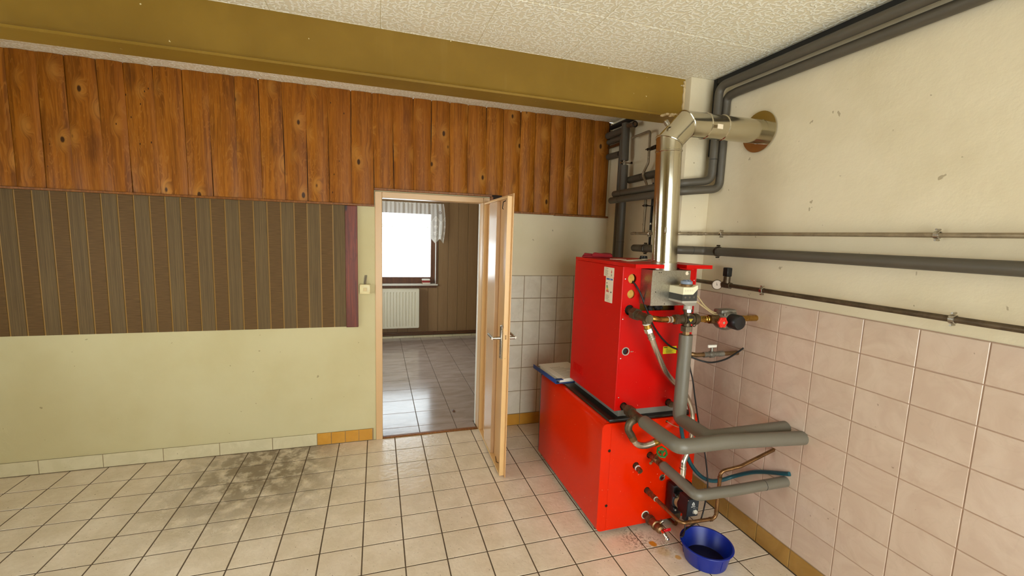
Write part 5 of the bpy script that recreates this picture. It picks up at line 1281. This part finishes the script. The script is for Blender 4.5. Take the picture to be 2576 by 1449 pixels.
MB().lathe([(.042, 0), (.042, .055), (.036, .064), (.0001, .066)], pc + Vector((0, -.045, 0)), (0, -1, 0), 28).build('motor', 'black', pu)
MB().cyl(pc + Vector((.05, .01, 0)), Vector((XR - .0075, pc.y + .01, pc.z)), .018, n=16).build('outlet', 'brass', pu)
MB().cyl(pc + Vector((.058, .01, 0)), pc + Vector((.085, .01, 0)), .028, n=6).build('union_nut', 'iron', pu)
# cables
def cable(name, label, pts, r, m, n=8): return tag(MB().spline(pts, r, n, 7).build(name, m, angle=80), label, 'cable')
cable('cable', 'beige twin cable from the valve motor to the silvery pump', [(2.1505, -1.6689, 1.4646), (2.1801, -1.6737, 1.4646), (2.2136, -1.6785, 1.4435), (2.2662, -1.6785, 1.3909), (2.3284, -1.6737, 1.3526), (2.3715, -1.6689, 1.3431)], .0045, 'cable_beige')
cable('cable', 'lower beige cable slung from the valve motor to the silvery pump', [(2.1505, -1.6881, 1.4378), (2.1754, -1.6929, 1.4292), (2.2136, -1.6929, 1.4072), (2.2615, -1.6881, 1.3785), (2.3236, -1.6881, 1.3431), (2.3571, -1.6833, 1.3364)], .0045, 'cable_beige')
cable('cable', 'black cable hanging from the upper round hole across the red boiler front', [(1.8931, -1.5206, 1.5153), (1.9094, -1.5494, 1.4818), (1.9285, -1.5685, 1.4378), (1.9505, -1.5828, 1.3766), (1.9687, -1.5924, 1.3335), (1.9936, -1.5924, 1.2857), (2.0299, -1.5781, 1.2436), (2.0845, -1.5685, 1.1871), (2.1495, -1.5656, 1.1345), (2.2127, -1.5656, 1.1077), (2.30, -1.57, 1.062), (2.36, -1.61, 1.043), (2.43, -1.615, 1.036), (2.52, -1.615, 1.052), (2.60, -1.61, 1.085), (2.644, -1.61, 1.11)], .0052, 'black_rubber', 10)
cable('cable', 'thin black cable dropping past the pink tiles to the blue basin rim and pump', [(2.1323, -1.6546, 1.4148), (2.1581, -1.6546, 1.4005), (2.1868, -1.6546, 1.3192), (2.1993, -1.6546, 1.2235), (2.262, -1.60, 1.06), (2.276, -1.60, 1.00), (2.300, -1.60, .93), (2.332, -1.60, .802), (2.375, -1.605, .63), (2.392, -1.65, .48), (2.388, -1.695, .33), (2.380, -1.70, .22), (2.360, -1.705, .128), (2.320, -1.73, .122), (2.245, -1.752, .117), (2.185, -1.772, .113), (2.135, -1.800, .1125), (2.130, -1.812, .1125), (2.150, -1.805, .118), (2.172, -1.785, .135), (2.186, -1.772, .162)], .0042, 'black_rubber')
cable('cable', 'thin beige wire coming out of the small hole in the tank front', [(2.176, -1.540, .668), (2.180, -1.562, .667), (2.200, -1.580, .655), (2.225, -1.59, .645), (2.25, -1.60, .64)], .0022, 'cable_beige')
gh = thing('garden_hose', (2.30, -1.66, 0.30), 'teal garden hose sagging under the thick grey pipes', 'hose')
MB().spline([(2.190, -1.66, .70), (2.205, -1.655, .648), (2.224, -1.65, .597), (2.262, -1.65, .490), (2.308, -1.655, .412), (2.372, -1.66, .348), (2.448, -1.66, .310), (2.531, -1.66, .304), (2.60, -1.68, .33), (2.632, -1.80, .42), (2.634, -2.00, .52)], .0115, 12, 7).build('hose', 'teal_hose', gh)
# feed with the green handwheel
gp = thing('feed_valve', (2.07, -1.62, 0.44), 'tarnished brass valve with a green handwheel on the tank front', 'valve')
MB().cyl((2.074, -1.545, .468), (2.074, -1.585, .472), .0165, n=14).build('nipple', 'rust', gp)
MB().lathe([(.015, 0), (.019, .006), (.021, .03), (.019, .052), (.016, .058)], (2.072, -1.582, .474), (0, -1, -.02), 14).build('body', 'dull_brass', gp)
MB().cyl((2.068, -1.612, .478), (2.060, -1.640, .512), .013, .010, n=12).build('bonnet', 'dull_brass', gp)
MB().cyl((2.060, -1.640, .512), (2.062, -1.668, .545), .006, n=8).build('spindle', 'brass', gp)
MB().tube([(2.066, -1.605, .470), (2.043, -1.612, .452), (2.034, -1.622, .456)], .0075, 10, .01).build('drain_cock', 'dull_brass', gp)
wc = Vector((2.0665, -1.674, .5475)); wd = Vector((-.15, -.75, .62)).normalized(); ws = wd.orthogonal().normalized(); wt = wd.cross(ws); n = 48; m = 8; vs = []; fs = []
for i in range(n):
    a = 2 * PI * i / n; R0 = .0265 * (1 + .055 * math.cos(7 * a)); e = ws * math.cos(a) + wt * math.sin(a)
    for k in range(m):
        b = 2 * PI * k / m; vs.append(wc + e * (R0 + .0062 * math.cos(b)) + wd * .0045 * math.sin(b))
for i in range(n):
    for k in range(m): fs.append((i * m + k, ((i + 1) % n) * m + k, ((i + 1) % n) * m + (k + 1) % m, i * m + (k + 1) % m))
whl = MB().add(vs, fs).build('handwheel', 'green', gp)
sk_ = MB()
for k in range(3):
    a = 2 * PI * k / 3 + .4; sk_.cyl(wc, wc + (ws * math.cos(a) + wt * math.sin(a)) * .024, .0045, n=8)
sk_.build('spokes', 'green', whl)
MB().cyl(wc - wd * .006, wc + wd * .007, .0095, n=12).build('hub', 'green', whl)
nut(MB(), (2.074, -1.640, .473), (2.074, -1.665, .471), .020).build('union_nut', 'dull_brass', gp)
MB().cyl((2.074, -1.664, .471), (2.074, -1.688, .470), .0165, n=16).build('outlet', 'dull_brass', gp)
pipe('insulated_feed', 'slimmer light grey insulated pipe from the green valve, turning right', [(2.074, -1.684, .4695), (2.078, -1.950, .452), (2.30, -1.960, .452), (XR - .002, -1.975, .462)], .0275, 'foam', .030, n=22)
seamring(T_LAST[-1], (2.50, -1.969, .4575), (1, -.04, .03), .0275)
# copper line in front of the pump
cl_ = pipe('copper_line', 'thin weathered copper pipe from the tank front, bending up the right side', [(2.072, -1.640, .243), (2.076, -1.862, .238), (2.302, -1.866, .230), (2.304, -1.866, .505), (2.42, -1.885, .53), (XR - .002, -1.885, .60)], .0095, 'copper', .035, n=14)
MB().cyl((2.072, -1.545, .244), (2.072, -1.580, .243), .0165, n=14).build('nipple', 'rust', cl_)
nut(MB(), (2.072, -1.580, .243), (2.072, -1.597, .243), .0175).cyl((2.072, -1.597, .243), (2.072, -1.612, .243), .0145, n=14).build('reducer', 'dull_brass', cl_)
nut(MB(), (2.072, -1.612, .243), (2.072, -1.645, .243), .0155).build('union_nut', 'dull_brass', cl_)
MB().torus((2.072, -1.646, .243), (0, 1, 0), .0125, .003, 18, 6).build('sealing_ring', 'pale_grey', cl_)
MB().cyl((2.073, -1.648, .243), (2.074, -1.735, .241), .0112, n=14).build('sleeve', 'dull_brass', cl_)
for p0, p1 in (((2.125, -1.8632, .2364), (2.137, -1.8634, .2360)), ((2.262, -1.8654, .2314), (2.276, -1.8656, .2310)), ((2.3022, -1.866, .262), (2.3023, -1.866, .278)), ((2.3035, -1.866, .46), (2.3036, -1.866, .474))):
    MB().cyl(p0, p1, .0118, n=14).build('socket', 'dull_brass', cl_)
# drain tap
dt = thing('drain_tap', (2.075, -1.65, 0.055), 'rusty drain tap with a red lever at the foot of the tank', 'tap')
MB().cyl((2.073, -1.545, .084), (2.073, -1.595, .085), .0185, n=16).build('nipple', 'rust', dt)
nut(MB(), (2.073, -1.595, .085), (2.073, -1.622, .086), .030).build('union_nut', 'rust', dt)
MB().lathe([(.022, 0), (.0255, .003), (.0255, .03), (.0285, .034), (.0285, .046), (.022, .050), (.025, .064), (.0255, .076), (.021, .090), (.012, .096)], (2.073, -1.622, .0865), (0, -1, .06), 18).build('body', 'dull_brass', dt)
MB().cyl((2.078, -1.670, .093), (2.100, -1.668, .108), .011, n=12).build('side_outlet', 'dull_brass', dt)
MB().cyl((2.100, -1.668, .108), (2.112, -1.667, .114), .012, n=12).build('plug', 'steel', dt)
lv = MB().box(2.080, 2.098, -1.726, -1.712, .086, .100, .002).box(2.094, 2.134, -1.722, -1.714, .083, .101, .003).build('lever', 'red_lever', dt)
MB().tube([(2.073, -1.700, .093), (2.073, -1.742, .091), (2.0745, -1.757, .082)], .0105, 12, .01).build('nozzle', 'chrome', dt)
MB().ball((2.078, -1.759, .073), .0135, 14, 10).build('stopper', 'chrome', dt)
ch = MB()
for k in range(8):
    ch.torus((2.078 + .0012 * math.sin(k), -1.760, 0.058 - k * .0074), ((k % 2), 1 - (k % 2), 0), .0042, .0010, 10, 5)
ch.build('chain', 'chrome', dt)
# black pump
bpmp = thing('circulation_pump', (2.24, -1.68, 0.10), 'black circulation pump with a grey control box and white dial', 'pump')
MB().box(2.198, 2.335, -1.640, -1.572, .112, .300, .014, 2).build('insulation_shell', 'black', bpmp)
MB().lathe([(.052, 0), (.052, .012), (.046, .016)], (2.236, -1.638, .212), (0, -1, 0), 28).build('flange', 'slate', bpmp)
for (x, z) in ((2.205, .250), (2.200, .165), (2.272, .255), (2.272, .168)):
    e = MB().box(x - .013, x + .013, -1.664, -1.640, z - .013, z + .013, .004).build('flange_ear', 'black', bpmp)
    MB().lathe([(.0055, 0), (.005, .004), (.0001, .005)], (x, -1.664, z), (0, -1, 0), 12).build('bolt', 'pale_grey', e)
MB().cyl((2.236, -1.640, .212), (2.234, -1.718, .216), .041, n=28).build('motor', 'black', bpmp)
MB().cyl((2.236, -1.654, .2125), (2.2355, -1.680, .2140), .0416, n=28).build('type_label', 'cable_beige', bpmp)
cbx = MB().prism([(2.180, .198), (2.259, .194), (2.262, .290), (2.256, .300), (2.186, .306), (2.183, .300)], 'y', -1.776, -1.706).build('control_box', 'black', bpmp)
fpn = MB().prism([(2.1815, .2015), (2.252, .1985), (2.2565, .2045), (2.2585, .289), (2.252, .296), (2.188, .3005)], 'y', -1.7785, -1.7755).build('front_plate', 'slate', cbx)
MB().lathe([(.0125, 0), (.012, .006), (.0105, .008), (.0001, .0085)], (2.2395, -1.7785, .2225), (0, -1, 0), 24).build('dial', 'white_handle', cbx)
yb = -1.7789
lgo = MB().torus((2.2225, yb, .270), (0, 1, 0), .0080, .0012, 24, 6).box(2.2165, 2.2285, yb - .0002, yb + .0004, .2686, .2712)
lgo.prism([(2.2155, .2755), (2.2225, .2835), (2.2295, .2755), (2.2275, .2745), (2.2225, .2800), (2.2175, .2745)], 'y', yb - .0002, yb + .0004)
lgo.build('logo', 'white_ink', cbx)
text('BRÖTJE', .0085, (2.2225, yb, .2555), (PI / 2, 0, 0), 'white_ink', cbx)
mk = MB()
for k in range(9):
    a0, a1 = math.radians(130 + 10 * k), math.radians(140 + 10 * k)
    mk.cyl((2.2395 + .0165 * math.cos(a0), yb, .2225 + .0165 * math.sin(a0)), (2.2395 + .0165 * math.cos(a1), yb, .2225 + .0165 * math.sin(a1)), .0008, n=5)
for x in (2.226, 2.234, 2.247): mk.box(x, x + .003, yb - .0002, yb + .0004, .2435, .2455)
mk.build('dial_marks', 'white_ink', cbx)
MB().lathe([(.003, 0), (.0028, .002), (.0001, .003)], (2.186, -1.778, .298), (0, -1, 0), 10).build('screw', 'chrome', cbx)
MB().box(2.187, 2.212, -1.765, -1.735, .160, .200, .003).build('cable_gland', 'black', bpmp)
MB().cyl((2.260, -1.610, .112), (2.262, -1.610, .070), .022, .016, n=16).build('outlet', 'iron', bpmp)
MB().tube([(2.262, -1.610, .072), (2.262, -1.606, .018), (2.262, -1.505, .014)], .010, 12, .02).build('outlet_pipe', 'copper', bpmp)
MB().cyl((2.262, -1.610, .300), (2.266, -1.610, .325), .018, n=6).build('inlet', 'iron', bpmp)
# blue basin
bc = Vector((2.247, -1.874, 0.0))
ba = thing('basin', tuple(bc), 'round dark blue plastic basin holding sludge under the pump', 'basin')
MB().lathe([(.100, .0005), (.106, .002), (.109, .006), (.128, .094), (.130, .098), (.136, .099), (.1385, .1015), (.1375, .1045), (.133, .1055), (.1275, .1045), (.1255, .100), (.1065, .012), (.101, .0065), (.0001, .0055)], bc, (0, 0, 1), 56, True, False).build('tub', 'blue_basin', ba, angle=50)
for k in range(6):
    a = 2 * PI * k / 6 + .5; r0, r1 = .1135, .1255
    MB().cyl((bc.x + r0 * math.cos(a), bc.y + r0 * math.sin(a), .02), (bc.x + r1 * math.cos(a), bc.y + r1 * math.sin(a), .082), .0012, n=6).build('mould_rib', 'blue_basin', ba)
MB().lathe([(.0001, .012), (.06, .0115), (.095, .010), (.1035, .009)], bc, (0, 0, 1), 40, False, False).build('sludge', 'sludge', ba, kind='stuff')
# leaf litter on the far floor
lf = thing('dry_leaf', (1.24, 0.42, 0.0005), 'curled dry leaf on the far floor just past the threshold', 'leaf')
MB().ringed([[(1.232, .40, .001), (1.246, .405, .006), (1.245, .406, .0065), (1.231, .401, .002)], [(1.222, .43, .004), (1.243, .437, .012), (1.242, .438, .0125), (1.221, .431, .005)], [(1.232, .468, .002), (1.240, .470, .005), (1.239, .471, .0055), (1.231, .469, .003)]]).build('blade', 'far_pipe', lf)
